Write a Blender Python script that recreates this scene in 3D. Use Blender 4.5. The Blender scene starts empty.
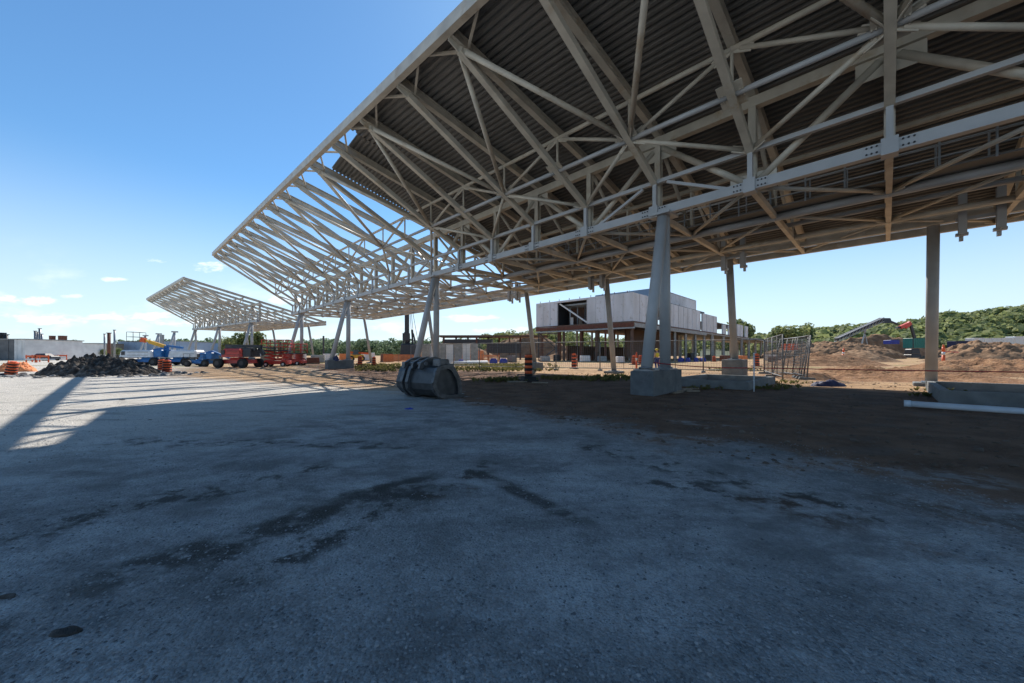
import bpy, bmesh, math, random
from mathutils import Vector, Matrix, noise
random.seed(7)
SC = bpy.context.scene
COL = SC.collection
EYE = 1.3; F = 368.0; HZ = 354.0; CX = 512.0
R = math.radians

def gp(px, py, z=0.0):
    """ground point seen at a pixel"""
    Y = (EYE - z) * F / (py - HZ)
    return Vector(((px - CX) / F * Y, Y, z))
def at(px, Y, z=0.0):
    return Vector(((px - CX) / F * Y, Y, z))
def hz(py, Y):
    return EYE + (HZ - py) / F * Y

# ------------------------------------------------------------------ materials
def new_mat(name):
    m = bpy.data.materials.new(name); m.use_nodes = True
    nt = m.node_tree; b = nt.nodes['Principled BSDF']
    return m, nt, b
def paint(name, c1, c2=None, scale=3.0, rough=0.6, metal=0.0, bump=0.0, bscale=30.0, detail=5, spec=0.5, streak=None, stretch=None):
    m, nt, b = new_mat(name)
    b.inputs['Roughness'].default_value = rough; b.inputs['Metallic'].default_value = metal
    b.inputs['Specular IOR Level'].default_value = spec
    g = nt.nodes.new('ShaderNodeNewGeometry')
    vec = g.outputs['Position']
    if stretch:
        mp = nt.nodes.new('ShaderNodeMapping'); mp.inputs['Scale'].default_value = stretch
        nt.links.new(vec, mp.inputs[0]); vec = mp.outputs[0]
    n = nt.nodes.new('ShaderNodeTexNoise'); n.inputs['Scale'].default_value = scale; n.inputs['Detail'].default_value = detail
    nt.links.new(vec, n.inputs['Vector'])
    r = nt.nodes.new('ShaderNodeValToRGB')
    c2 = c2 or tuple(x * 0.75 for x in c1)
    r.color_ramp.elements[0].position = 0.32; r.color_ramp.elements[0].color = (*c2, 1)
    r.color_ramp.elements[1].position = 0.68; r.color_ramp.elements[1].color = (*c1, 1)
    nt.links.new(n.outputs['Fac'], r.inputs[0])
    out = r.outputs[0]
    if streak:
        n2 = nt.nodes.new('ShaderNodeTexNoise'); n2.inputs['Scale'].default_value = 1.3; n2.inputs['Detail'].default_value = 8
        n2.inputs['Roughness'].default_value = 0.7
        nt.links.new(g.outputs['Position'], n2.inputs['Vector'])
        r2 = nt.nodes.new('ShaderNodeValToRGB'); r2.color_ramp.elements[0].position = 0.56; r2.color_ramp.elements[1].position = 0.72
        nt.links.new(n2.outputs['Fac'], r2.inputs[0])
        mx = nt.nodes.new('ShaderNodeMixRGB'); mx.inputs[2].default_value = (*streak, 1)
        nt.links.new(r2.outputs[0], mx.inputs[0]); nt.links.new(out, mx.inputs[1]); out = mx.outputs[0]
    nt.links.new(out, b.inputs['Base Color'])
    if bump:
        n3 = nt.nodes.new('ShaderNodeTexNoise'); n3.inputs['Scale'].default_value = bscale; n3.inputs['Detail'].default_value = 6
        nt.links.new(g.outputs['Position'], n3.inputs['Vector'])
        bp = nt.nodes.new('ShaderNodeBump'); bp.inputs['Strength'].default_value = bump; bp.inputs['Distance'].default_value = 0.05
        nt.links.new(n3.outputs['Fac'], bp.inputs['Height']); nt.links.new(bp.outputs[0], b.inputs['Normal'])
    return m
M = {}
M['steel'] = paint('steel_paint', (.55, .51, .43), (.42, .385, .325), 2.0, .5, streak=(.38, .29, .19))
M['steel2'] = paint('steel_paint_cool', (.42, .43, .44), (.35, .36, .37), 1.5, .45)
M['legpaint'] = paint('leg_paint', (.33, .325, .315), (.27, .265, .255), 1.5, .5)
M['fence'] = paint('fence_wire', (.17, .175, .18), (.12, .125, .13), 6, .6, metal=.2)
M['galv'] = paint('galvanised', (.30, .31, .32), (.2, .21, .22), 6, .4, metal=.6)
M['railpaint'] = paint('rail_paint', (.30, .33, .36), (.24, .26, .28), 4, .85, spec=.1)
M['deck'] = paint('deck_metal', (.165, .16, .15), (.12, .117, .11), 1.0, .6, metal=.1)
M['concrete'] = paint('concrete', (.40, .39, .36), (.27, .265, .25), 2.5, .9, bump=.3, streak=(.2, .2, .19))
M['concrete_dark'] = paint('concrete_dark', (.20, .205, .20), (.13, .135, .13), 3, .9, bump=.3)
M['concrete_foot'] = paint('shade_toned_concrete', (.15, .16, .162), (.095, .1, .102), 3, .85, bump=.4, streak=(.2, .2, .195))  # footing concrete, darkened and cooled in colour for the shade it stands in
M['black_steel'] = paint('worn_black_steel', (.08, .083, .086), (.045, .047, .049), 5, .45, metal=.4, bump=.08, bscale=20)
M['edge_steel'] = paint('worn_edge_steel', (.13, .132, .135), (.065, .066, .068), 7, .4, metal=.4, bump=.1)
M['orange'] = paint('orange_plastic', (.80, .13, .025), (.62, .09, .02), 8, .5)
M['black'] = paint('black_rubber', (.02, .02, .02), (.012, .012, .012), 8, .8)
M['white'] = paint('white_paint', (.78, .78, .76), (.62, .62, .6), 4, .5)
M['whitebody'] = paint('white_hood', (.74, .75, .76), (.6, .6, .6), 3, .35)
M['blue'] = paint('blue_paint', (.02, .16, .42), (.015, .11, .3), 4, .45)
M['red'] = paint('red_paint', (.62, .055, .03), (.45, .04, .025), 4, .45)
M['yellow'] = paint('yellow_paint', (.75, .40, .02), (.6, .3, .02), 4, .45)
M['dark'] = paint('dark_machine', (.035, .037, .042), (.02, .02, .024), 5, .5)
M['rust'] = paint('red_iron', (.17, .06, .035), (.10, .04, .028), 3, .8)
M['brownbeam'] = paint('brown_steel', (.16, .09, .06), (.10, .06, .045), 2, .8)
M['clad'] = paint('building_wrap', (.70, .70, .72), (.52, .51, .50), .4, .7, streak=(.38, .34, .29), stretch=(1, 1, .35))
M['clad2'] = paint('blue_grey_cladding', (.30, .38, .48), (.24, .31, .41), .3, .7)
M['block'] = paint('grey_block', (.19, .185, .185), (.12, .12, .12), .8, .9)
M['lblock'] = paint('light_block', (.78, .76, .73), (.62, .6, .58), .8, .9)
M['pvc'] = paint('pvc_pipe', (.62, .68, .74), (.5, .56, .62), 3, .4)
M['rope'] = paint('red_rope', (.45, .02, .03), (.3, .015, .02), 10, .7)
M['navy'] = paint('navy_sheet', (.02, .03, .09), (.015, .02, .06), 6, .7)
M['blueplastic'] = paint('blue_plastic', (.02, .04, .35), (.015, .03, .22), 6, .5)
M['green_can'] = paint('green_container', (.02, .2, .16), (.015, .15, .12), 3, .5)
M['glassdark'] = paint('dark_window', (.02, .025, .03), (.015, .02, .02), 3, .15)
M['wood'] = paint('weathered_wood', (.30, .24, .17), (.2, .16, .12), 8, .9)
M['skin'] = paint('skin', (.45, .28, .2), (.4, .24, .17), 20, .6)
M['hivis'] = paint('hivis_yellow', (.75, .60, .03), (.6, .46, .03), 20, .7)
M['denim'] = paint('blue_trousers', (.03, .05, .2), (.02, .035, .14), 20, .8)
M['paper'] = paint('paper', (.8, .8, .78), None, 5, .7)
M['net'] = paint('orange_netting', (.80, .28, .10), (.6, .18, .06), 5, .8, bump=.4)
def foliage(name, c1, c2, scale):
    m, nt, b = new_mat(name)
    b.inputs['Roughness'].default_value = .7; b.inputs['Specular IOR Level'].default_value = .2
    g = nt.nodes.new('ShaderNodeNewGeometry')
    n = nt.nodes.new('ShaderNodeTexNoise'); n.inputs['Scale'].default_value = scale; n.inputs['Detail'].default_value = 4
    nt.links.new(g.outputs['Position'], n.inputs['Vector'])
    r = nt.nodes.new('ShaderNodeValToRGB')
    r.color_ramp.elements[0].position = .35; r.color_ramp.elements[0].color = (*c2, 1)
    r.color_ramp.elements[1].position = .65; r.color_ramp.elements[1].color = (*c1, 1)
    nt.links.new(n.outputs['Fac'], r.inputs[0]); nt.links.new(r.outputs[0], b.inputs['Base Color'])
    t = nt.nodes.new('ShaderNodeBsdfTranslucent'); nt.links.new(r.outputs[0], t.inputs[0])
    mx = nt.nodes.new('ShaderNodeMixShader'); mx.inputs[0].default_value = .45
    nt.links.new(b.outputs[0], mx.inputs[1]); nt.links.new(t.outputs[0], mx.inputs[2])
    nt.links.new(mx.outputs[0], nt.nodes['Material Output'].inputs[0])
    return m
M['leaf'] = foliage('tree_leaves', (.33, .35, .14), (.12, .165, .07), .17)
M['leaf_far'] = foliage('far_leaves', (.24, .30, .17), (.13, .18, .10), .03)
M['weed'] = foliage('weed_leaves', (.24, .21, .08), (.11, .12, .04), 2.0)
M['bark'] = paint('bark', (.09, .065, .045), None, 3, .9)

# dirt: displaced-looking soil
def soil(name, c1, c2, c3, sc):
    m, nt, b = new_mat(name); b.inputs['Roughness'].default_value = .95; b.inputs['Specular IOR Level'].default_value = .15
    g = nt.nodes.new('ShaderNodeNewGeometry')
    n = nt.nodes.new('ShaderNodeTexNoise'); n.inputs['Scale'].default_value = sc; n.inputs['Detail'].default_value = 9; n.inputs['Roughness'].default_value = .65
    nt.links.new(g.outputs['Position'], n.inputs['Vector'])
    r = nt.nodes.new('ShaderNodeValToRGB'); cr = r.color_ramp
    cr.elements[0].position = .3; cr.elements[0].color = (*c2, 1)
    cr.elements[1].position = .7; cr.elements[1].color = (*c3, 1)
    e = cr.elements.new(.5); e.color = (*c1, 1)
    nt.links.new(n.outputs['Fac'], r.inputs[0]); nt.links.new(r.outputs[0], b.inputs['Base Color'])
    n3 = nt.nodes.new('ShaderNodeTexNoise'); n3.inputs['Scale'].default_value = sc * 5; n3.inputs['Detail'].default_value = 8
    nt.links.new(g.outputs['Position'], n3.inputs['Vector'])
    bp = nt.nodes.new('ShaderNodeBump'); bp.inputs['Strength'].default_value = .8; bp.inputs['Distance'].default_value = .12
    nt.links.new(n3.outputs['Fac'], bp.inputs['Height']); nt.links.new(bp.outputs[0], b.inputs['Normal'])
    return m
M['soil'] = soil('brown_soil', (.25, .135, .07), (.13, .07, .04), (.36, .22, .12), 1.6)
M['soil_far'] = soil('brown_soil_far', (.25, .15, .085), (.14, .085, .05), (.36, .24, .145), .5)
M['spoil'] = soil('dark_spoil', (.065, .057, .05), (.03, .027, .025), (.24, .21, .18), 2.6)

# ------------------------------------------------------------------ mesh builder
def basis(d, up=Vector((0, 0, 1))):
    d = d.normalized()
    x = up.cross(d)
    if x.length < 1e-4: x = Vector((1, 0, 0)).cross(d)
    if x.length < 1e-4: x = Vector((0, 1, 0)).cross(d)
    x.normalize(); y = d.cross(x); return x, y, d
class MB:
    def __init__(s): s.v = []; s.f = []; s.mi = []; s.cur = 0; s.smooth = []
    def add(s, vs, fs, sm=False):
        o = len(s.v); s.v += [tuple(p) for p in vs]
        for f in fs: s.f.append(tuple(i + o for i in f)); s.mi.append(s.cur); s.smooth.append(sm)
        return s
    def prism(s, p0, p1, prof, up=Vector((0, 0, 1)), prof1=None, sm=False):
        p0, p1 = Vector(p0), Vector(p1); x, y, d = basis(p1 - p0, up); n = len(prof); prof1 = prof1 or prof
        vs = [p0 + x * a + y * b for a, b in prof] + [p1 + x * a + y * b for a, b in prof1]
        o = len(s.v); s.v += [tuple(p) for p in vs]
        for i in range(n):
            j = (i + 1) % n; s.f.append((o + i, o + j, o + n + j, o + n + i)); s.mi.append(s.cur); s.smooth.append(sm)
        s.f.append(tuple(o + i for i in range(n))[::-1]); s.f.append(tuple(o + n + i for i in range(n))); s.mi += [s.cur] * 2; s.smooth += [False] * 2
        return s
    def rect(s, p0, p1, w, h, up=Vector((0, 0, 1))):
        return s.prism(p0, p1, [(-w/2, -h/2), (w/2, -h/2), (w/2, h/2), (-w/2, h/2)], up)
    def ibeam(s, p0, p1, w, h, t=.025, up=Vector((0, 0, 1))):
        a, b = w/2, h/2; c = t * .5
        return s.prism(p0, p1, [(-a, -b), (a, -b), (a, -b+t), (c, -b+t), (c, b-t), (a, b-t), (a, b), (-a, b), (-a, b-t), (-c, b-t), (-c, -b+t), (-a, -b+t)], up)
    def tube(s, p0, p1, r, n=10, r1=None):
        pr = [(r * math.cos(2*math.pi*i/n), r * math.sin(2*math.pi*i/n)) for i in range(n)]
        r1 = r if r1 is None else r1
        pr1 = [(r1 * math.cos(2*math.pi*i/n), r1 * math.sin(2*math.pi*i/n)) for i in range(n)]
        return s.prism(p0, p1, pr, prof1=pr1, sm=True)
    def box(s, c, size, rz=0.0, taper=1.0, bev=0.0):
        c = Vector(c); hx, hy, hh = size[0]/2, size[1]/2, size[2]/2; ca, sa = math.cos(rz), math.sin(rz)
        vs = []
        if bev:
            bx, by = hx - bev, hy - bev
            ring = [(-hx, -by), (-bx, -hy), (bx, -hy), (hx, -by), (hx, by), (bx, hy), (-bx, hy), (-hx, by)]
            lv = [(-hh, 1, 0), (hh - bev, taper, 0), (hh, taper, 1)]
            for z, t, inn in lv:
                for x, y in ring:
                    k = (1 - bev / max(hx, 1e-6)) if inn else 1; k2 = (1 - bev / max(hy, 1e-6)) if inn else 1
                    x_, y_ = x*t*k, y*t*k2
                    vs.append((c.x + ca*x_ - sa*y_, c.y + sa*x_ + ca*y_, c.z + z))
            fs = [tuple(range(8))[::-1], tuple(range(16, 24))]
            for l in range(2):
                for i in range(8): j = (i+1) % 8; fs.append((l*8+i, l*8+j, l*8+8+j, l*8+8+i))
            return s.add(vs, fs)
        for z, t in ((-hh, 1), (hh, taper)):
            for x, y in ((-hx, -hy), (hx, -hy), (hx, hy), (-hx, hy)):
                vs.append((c.x + ca*x*t - sa*y*t, c.y + sa*x*t + ca*y*t, c.z + z))
        return s.add(vs, [(3, 2, 1, 0), (4, 5, 6, 7), (0, 1, 5, 4), (1, 2, 6, 5), (2, 3, 7, 6), (3, 0, 4, 7)])
    def ball(s, c, r, sq=(1, 1, 1), n=8, m=6):
        c = Vector(c); vs = []; fs = []
        for j in range(m + 1):
            th = math.pi * j / m
            for i in range(n):
                ph = 2*math.pi*i/n
                vs.append(c + Vector((r*sq[0]*math.sin(th)*math.cos(ph), r*sq[1]*math.sin(th)*math.sin(ph), r*sq[2]*math.cos(th))))
        for j in range(m):
            for i in range(n):
                k = (i+1) % n; fs.append((j*n+i, (j+1)*n+i, (j+1)*n+k, j*n+k))
        return s.add(vs, fs, True)
    def build(s, name, mats, parent=None, loc=None):
        me = bpy.data.meshes.new(name)
        org = Vector(loc) if loc is not None else None
        vs = [tuple(Vector(v) - org) for v in s.v] if org is not None else s.v
        me.from_pydata(vs, [], s.f)
        if not isinstance(mats, (list, tuple)): mats = [mats]
        for m in mats: me.materials.append(m)
        me.polygons.foreach_set('material_index', s.mi); me.polygons.foreach_set('use_smooth', s.smooth)
        me.update()
        o = bpy.data.objects.new(name, me); COL.objects.link(o)
        if org is not None: o.location = org
        if parent: o.parent = parent
        return o
def tag(o, label=None, cat=None, group=None, kind=None):
    if label: o['label'] = label
    if cat: o['category'] = cat
    if group: o['group'] = group
    if kind: o['kind'] = kind
    return o
def empty(name, loc, rz=0.0, label=None, cat=None, group=None):
    o = bpy.data.objects.new(name, None); o.empty_display_size = .3; COL.objects.link(o)
    o.location = loc; o.rotation_euler = (0, 0, rz); return tag(o, label, cat, group)
def copy_tree(o, parent=None):
    c = o.copy(); COL.objects.link(c)
    if parent: c.parent = parent
    for ch in [x for x in o.children]: copy_tree(ch, c)
    return c

# ------------------------------------------------------------------ canopy
class Frame:
    def __init__(s, N0, d1, sp): s.N0 = Vector(N0); s.d1 = Vector((d1[0], d1[1], 0)).normalized(); s.d2 = Vector((s.d1.y, -s.d1.x, 0)); s.sp = sp
    def __call__(s, k, u, h, ds=0.0):
        p = s.N0 + s.d1 * (k * s.sp + ds) + s.d2 * u; return Vector((p.x, p.y, EYE + h))
HB = 4.98      # girder bottom above the eye
HR = 6.04      # girder rail
UR, HRF = .3, 7.9
UE, HE = 10.25, 5.45

def canopy(fr, k0, k1, tip, cols, rears, name, label, group, deck=None, rail=None, hang=None, origin=None):
    root = empty('steel_canopy', (0, 0, 0), 0, label, 'canopy', group)
    if origin is not None: root.location = origin
    off = Vector(origin) if origin is not None else Vector((0, 0, 0))
    ST, S2 = M['steel'], M['steel2']
    def mk(nm, mb, mat, parent=None):
        mb.v = [tuple(Vector(v) - off) for v in mb.v]
        return mb.build(nm, mat, parent or root)
    def T(k): return tip(k)
    def raf(k, u):
        tu, th = T(k)
        if u <= UR: return th + (HRF - th) * (u - tu) / (UR - tu)
        return HRF + (HE - HRF) * (u - UR) / (UE - UR)
    def low(k, u):
        tu, th = T(k)
        return (th - .16) + (HR - th + .16) * (u - tu) / (0 - tu)
    US = -1.85
    ks = list(range(k0, k1 + 1))
    for k in ks:
        tu, th = T(k)
        b = MB(); b.ibeam(fr(k, tu + .1, th - .02), fr(k, UR, HRF), .2, .3); b.ibeam(fr(k, UR, HRF), fr(k, UE, HE), .2, .3)
        mk('rafter', b, ST)
        b = MB(); b.rect(fr(k, tu + .45, low(k, tu + .45)), fr(k, 0, HR), .19, .2)
        b.rect(fr(k, tu + .1, th - .15), fr(k, tu + .75, low(k, tu + .7) + .05), .03, .34)
        mk('lower_chord', b, ST)
        b = MB(); b.rect(fr(k, .08, HB), fr(k, UE - .1, 5.02), .14, .2); mk('soffit_chord', b, ST)
        b = MB(); b.ibeam(fr(k, UR, HB - .1), fr(k, UR, HRF - .15), .2, .22, up=fr.d2); mk('upright', b, ST)
        b = MB(); b.rect(fr(k, 0, HB), fr(k, 0, HR + .12), .13, .13, up=fr.d2); b.rect(fr(k, 0, HB - .2), fr(k, 0, HB + .2), .3, .32, up=fr.d2); mk('girder_post', b, S2)
        b = MB(); b.tube(fr(k, US, low(k, US)), fr(k, US, raf(k, US)), .045, 8)
        mk('hanger_rod', b, ST)
        for u in (3.5, 7.0): b = MB(); b.rect(fr(k, u, 5.0), fr(k, u, raf(k, u) - .14), .1, .1, up=fr.d2); mk('truss_post', b, ST)
        b = MB(); b.tube(fr(k, UR + .1, HRF - .3), fr(k, 3.45, 5.1), .07, 8); b.tube(fr(k, 3.5, raf(k, 3.5) - .25), fr(k, 6.95, 5.1), .06, 8)
        mk('web_strut', b, ST)
        for e in (-.42, .42):
            kk = min(max(k + e, k0), k1)
            if abs(kk - k) < .1: continue
            tu2, th2 = T(kk)
            b = MB(); b.rect(fr(k, tu + .72, raf(k, tu + .72) - .1), fr(kk, tu2 + .12, th2 - .05), .07, .07); mk('tip_strut', b, ST)
    def line(nm, fn, mat, w, h=None, kind='rect', ka=None, kb=None):
        b = MB(); kk = [k for k in ks if (ka is None or k >= ka) and (kb is None or k <= kb)]
        pts = [fr(k, *fn(k)) for k in kk]
        ext = (pts[1] - pts[0]).normalized() * .15
        pts[0] = pts[0] - ext; pts[-1] = pts[-1] + ext
        for a, c in zip(pts[:-1], pts[1:]):
            if kind == 'rect': b.rect(a, c, w, h)
            elif kind == 'i': b.ibeam(a, c, w, h)
            else: b.tube(a, c, w, 10)
        if kind == 'rect' and nm == 'fascia_beam':
            pass
        return mk(nm, b, mat)
    line('fascia_beam', lambda k: (T(k)[0], T(k)[1]), ST, .2, .36)
    line('purlin', lambda k: (US, raf(k, US) - .22), ST, .075, kind='tube')
    line('purlin', lambda k: (US, low(k, US)), S2, .075, kind='tube')
    line('girder', lambda k: (0, HB), S2, .2, .28)
    line('girder_rail', lambda k: (0, HR), S2, .13, .13)
    line('ridge_beam', lambda k: (UR, HRF - .32), ST, .24, .3)
    line('purlin', lambda k: (3.5, raf(k, 3.5) - .25), ST, .09, kind='tube')
    line('purlin', lambda k: (7.0, raf(k, 7) - .25), ST, .09, kind='tube')
    line('soffit_beam', lambda k: (3.5, 4.96), S2, .14, kind='tube')
    line('soffit_beam', lambda k: (7.0, 4.99), ST, .11, kind='tube')
    line('edge_beam', lambda k: (UE, 5.08), ST, .16, .3)
    line('edge_beam', lambda k: (UE + .02, HE + .03), ST, .12, .42)
    line('service_pipe', lambda k: (4.4, 5.22), S2, .07, kind='tube')
    line('service_pipe', lambda k: (5.6, 5.18), S2, .09, kind='tube')
    line('soffit_beam', lambda k: (8.6, 5.02), ST, .12, .2)
    # star bracing on the front wing, soffit zig-zag, girder diagonals
    cnt = {'brace': 0, 'soffit_brace': 0, 'diagonal': 0}
    def br(nm, a, c, r, mat=ST, g=True):
        cnt[nm] += 1
        b = MB(); a = Vector(a); c = Vector(c); d = (c - a).normalized(); e = .22
        b.tube(a + d * e, c - d * e, r, 10)
        if g:
            b.rect(a, a + d * .5, .03, .2); b.rect(c - d * .5, c, .03, .2)
        mk(nm, b, mat)
    for k in ks:
        if k % 2 == 0:
            S = fr(k, US, low(k, US))
            for q in (k - 1, k + 1):
                if q < k0 or q > k1: continue
                tu, th = T(q)
                br('brace', S, fr(q, tu + .4, low(q, tu + .4)), .085)
                br('brace', S, fr(q, 0, HR), .07)
                br('brace', S, fr(q, US, raf(q, US) - .22), .06)
                br('diagonal', fr(k, UR, HRF - .45), fr(q, UR, HB + .1), .1)
                br('soffit_brace', fr(q, .1, HB), fr(k, 3.5, 5.0), .06)
                br('soffit_brace', fr(q, 3.5, 5.0), fr(k, 7.0, 5.0), .05)
                br('soffit_brace', fr(k, 7.0, 5.0), fr(q, UE - .1, 5.04), .05)
    # columns
    legs = []
    for k in cols:
        b = MB(); b.tube(fr(k, .15, .765 - EYE, -.3), fr(k, .2, HB - .12, -.25), .185, 20); l1 = mk('leg', b, S2)
        b = MB(); b.box(fr(k, .15, .765 - EYE + .02, -.3) , (.6, .6, .04), math.atan2(fr.d2.y, fr.d2.x)); b.tube(fr(k, .15, .765 - EYE + .04, -.3), fr(k, .15, .765 - EYE + .09, -.3), .24, 16); mk('base_plate', b, M['galv'], l1)
        b = MB(); b.tube(fr(k, -1.3, .765 - EYE, -.3), fr(k, .08, HB - .12, -.25), .185, 20); l2 = mk('leg', b, S2)
        b = MB(); b.box(fr(k, -1.3, .765 - EYE + .02, -.3) , (.6, .6, .04), math.atan2(fr.d2.y, fr.d2.x)); b.tube(fr(k, -1.3, .765 - EYE + .04, -.3), fr(k, -1.29, .765 - EYE + .09, -.3), .24, 16); mk('base_plate', b, M['galv'], l2)
        b = MB(); b.rect(fr(k, -.25, HB - .13, -.25), fr(k, .55, HB - .13, -.25), .7, .08); mk('cap_plate', b, S2)
        for sg in (-1, 1):
            if k0 <= k + sg <= k1:
                b = MB(); b.rect(fr(k + sg * .15, 0, HR - .1), fr(k + sg * .8, 0, HB + .1), .1, .09); mk('gusset_strut', b, S2)
    for k, hb in rears:
        b = MB(); b.tube(fr(k, 9.75, hb - EYE), fr(k, 8.75, HB + .02), .175, 18); l1 = mk('leg', b, M['legpaint'])
        b = MB(); b.box(fr(k, 9.75, hb - EYE + .02), (.55, .55, .04), math.atan2(fr.d2.y, fr.d2.x)); mk('base_plate', b, M['galv'], l1)
    if hang:
        for k in hang:
            b = MB()
            for dk in (0, .29):
                b.ibeam(fr(k + dk, 7.95, 5.7), fr(k + dk, 7.95, 4.28), .2, .24, up=fr.d2); b.rect(fr(k + dk, 8.3, 5.7), fr(k + dk, 8.3, 4.1), .1, .12, up=fr.d2)
                b.box(fr(k + dk, 8.12, 4.3), (.16, .3, .1), .78)
            b.rect(fr(k - .05, 8.15, 4.85), fr(k + .34, 8.15, 4.85), .09, .12)
            mk('hanging_bracket', b, S2)
    if rail:
        b = MB(); ka, kb = rail
        for u in (2.7, 3.75):
            n = int((kb - ka) * 3)
            for i in range(n + 1): b.rect(fr(ka + i / 3, u, 5.05), fr(ka + i / 3, u, 6.1), .035, .035)
            for h in (6.1, 5.75, 5.4): b.tube(fr(ka, u, h), fr(kb, u, h), .014, 6)
        mk('guardrail', b, M['railpaint'])
        b = MB(); b.rect(fr(ka, 3.22, 5.1), fr(kb, 3.22, 5.1), 1.0, .05); mk('walkway', b, M['deck'])
    # gussets with bolts at the near nodes
    for k in ks:
        if abs(k) > 4 and name == 'main': continue
        if name != 'main': break
        b = MB(); bolts = []
        for sg in (-1, 1):
            for h, s_ in ((HB, .28), (HR, .13)):
                for i in range(3):
                    for j in (-1, 1):
                        c = fr(k, -.105 if h == HB else -.07, h + j * s_ * .27, sg * (.22 + .09 * i))
                        if h == HB: bolts.append(c)
        b.rect(fr(k, -.105, HB, -.45), fr(k, -.105, HB, .45), .012, .26)
        sp_ = mk('bolted_splice', b, S2)
        for c in bolts:
            q_ = MB(); q_.tube(c, c - fr.d2 * .035, .022, 6); mk('bolt', q_, M['dark'], sp_)
        b = MB()
        c0 = fr(k, US, low(k, US)); dd = (fr(k, 0, HR) - fr(k, US, low(k, US))).normalized()
        b.prism(c0 - dd * .35, c0 + dd * .35, [(-.3, -.015), (.3, -.015), (.3, .015), (-.3, .015)])
        for sg in (-1, 1):
            for i in range(2):
                for j in (-1, 1):
                    c = c0 + fr.d1 * sg * (.2 + .07 * i) + dd * j * .1
                    b.tube(c - Vector((0, 0, .05)), c, .018, 6)
        mk('gusset_plate', b, ST)
        b = MB()
        for sg in (-1, 1):
            q = k + sg
            if k % 2 == 0: b.rect(fr(k, UR, HRF - .72, sg * .1), fr(k, UR, HRF - .72, sg * .62), .02, .5)
            else: b.rect(fr(k, UR, HB + .28, sg * .1), fr(k, UR, HB + .28, sg * .6), .02, .42)
        mk('gusset_plate', b, ST)
    if deck:
        ka, kb, ks_, setb = deck
        b = MB()
        def sheet(kA, kB, ua, ub, nk):
            pitch = .2
            rows = []
            for i in range(nk + 1):
                k = kA + (kB - kA) * i / nk
                a, c = ua(k), ub(k); n = int(round((ub(kA) - ua(kA)) / pitch)); row = []
                for j in range(n):
                    t0 = (a + (c - a) * j / n); w = (c - a) / n
                    for q, dz in ((0, .0), (.40, .0), (.48, .095), (.92, .095)):
                        u = t0 + q * w; row.append(fr(k, u, raf(k, u) + .17 + dz))
                row.append(fr(k, c, raf(k, c) + .17))
                rows.append(row)
            m_ = len(rows[0]); vs = [p for r_ in rows for p in r_]; fs = []
            for i in range(nk):
                for j in range(m_ - 1): fs.append((i*m_+j, i*m_+j+1, (i+1)*m_+j+1, (i+1)*m_+j))
            b.add(vs, fs)
            # flat roofing board above
            o = []
            for i in range(nk + 1):
                k = kA + (kB - kA) * i / nk
                for u in (ua(k), ub(k)): o.append(fr(k, u, raf(k, u) + .28)); o.append(fr(k, u, raf(k, u) + .34))
            fs = []
            for i in range(nk):
                p, q = i*4, (i+1)*4
                fs += [(p, p+2, q+2, q), (p+1, q+1, q+3, p+3), (p, q, q+1, p+1), (p+2, p+3, q+3, q+2)]
            fs += [(0, 1, 3, 2), (nk*4, nk*4+2, nk*4+3, nk*4+1)]
            b.add(o, fs)
        sheet(ka, ks_, lambda k: T(k)[0] + .12, lambda k: UR, 10)
        sheet(ks_ + .001, kb, lambda k: T(k)[0] + setb[0] + (setb[1] - setb[0]) * (k - ks_) / (kb - ks_), lambda k: UR, 2)
        sheet(ka, kb, lambda k: UR + .01, lambda k: 10.15, int(kb - ka))
        mk('roof_deck', b, M['deck'])
    return root

FR = Frame((5.05, 13.0, 0), (-.7013, .7129), 2.893)
cols1 = [-5, 0, 5, 10, 15]
rears1 = [(-2.42, .15), (0, 1.0), (2.5, .15), (5, .6), (10.05, .15), (15.8, .15)]
canopy(FR, -6, 16, lambda k: (-6.73 - .064 * k, 8.99 + .126 * k), cols1, rears1, 'main',
       'large pale grey steel truss canopy overhead with dark ribbed roof deck on its near half', None,
       deck=(-6, 5, 3.54, (.68, 1.07)), rail=(-6, 3), hang=(-2.93, -.28, 2.45, 5.1), origin=FR(0, 0, -EYE))
FR2 = Frame((-40.6, 57.0, 0), (-.81, .586), 2.893)
canopy(FR2, -1, 10, lambda k: (-8.3 + .16 * k, 10.0 + .02 * k), [0, 5, 9.8], [(0, .15), (5, .15), (9.8, .15)], 'far',
       'farther, smaller-looking bare steel truss canopy at left with no roof deck', None, origin=FR2(0, 0, -EYE))

# footings under the columns
def footing(fr, k, label, front=True, h=.765, parent=None):
    a = math.atan2(fr.d2.y, fr.d2.x)
    b = MB()
    if front:
        c = fr(k, -.61, h/2 - EYE, -.345); sz = (2.24, .77, h)
    else:
        c = fr(k, 9.75, h/2 - EYE, 0); sz = (1.0, 1.0, h)
    b.box(c, sz, a, 1.0, .025)
    if front: # chamfered joint strip splits two pours
        q = fr(k, .0, h/2 - EYE, -.345); b.box(q, (.03, .79, h - .05), a)
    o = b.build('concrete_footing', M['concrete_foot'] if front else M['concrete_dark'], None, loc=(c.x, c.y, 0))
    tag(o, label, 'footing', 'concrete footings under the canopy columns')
footing(FR, 0, 'big grey concrete footing block under the nearest pair of canopy legs')
footing(FR, 5, 'concrete footing half hidden behind the excavator bucket')
footing(FR, 10, 'low concrete footing under the third leg pair, right of the red scissor lift')
footing(FR, 15, 'concrete footing under the last leg pair of the large canopy')
footing(FR, 0, 'square concrete pedestal under the rear column inside the mesh fence', False, 1.0)
footing(FR, 5, 'small pedestal under the thin rear column next to the striped channelizer', False, .6)
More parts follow.
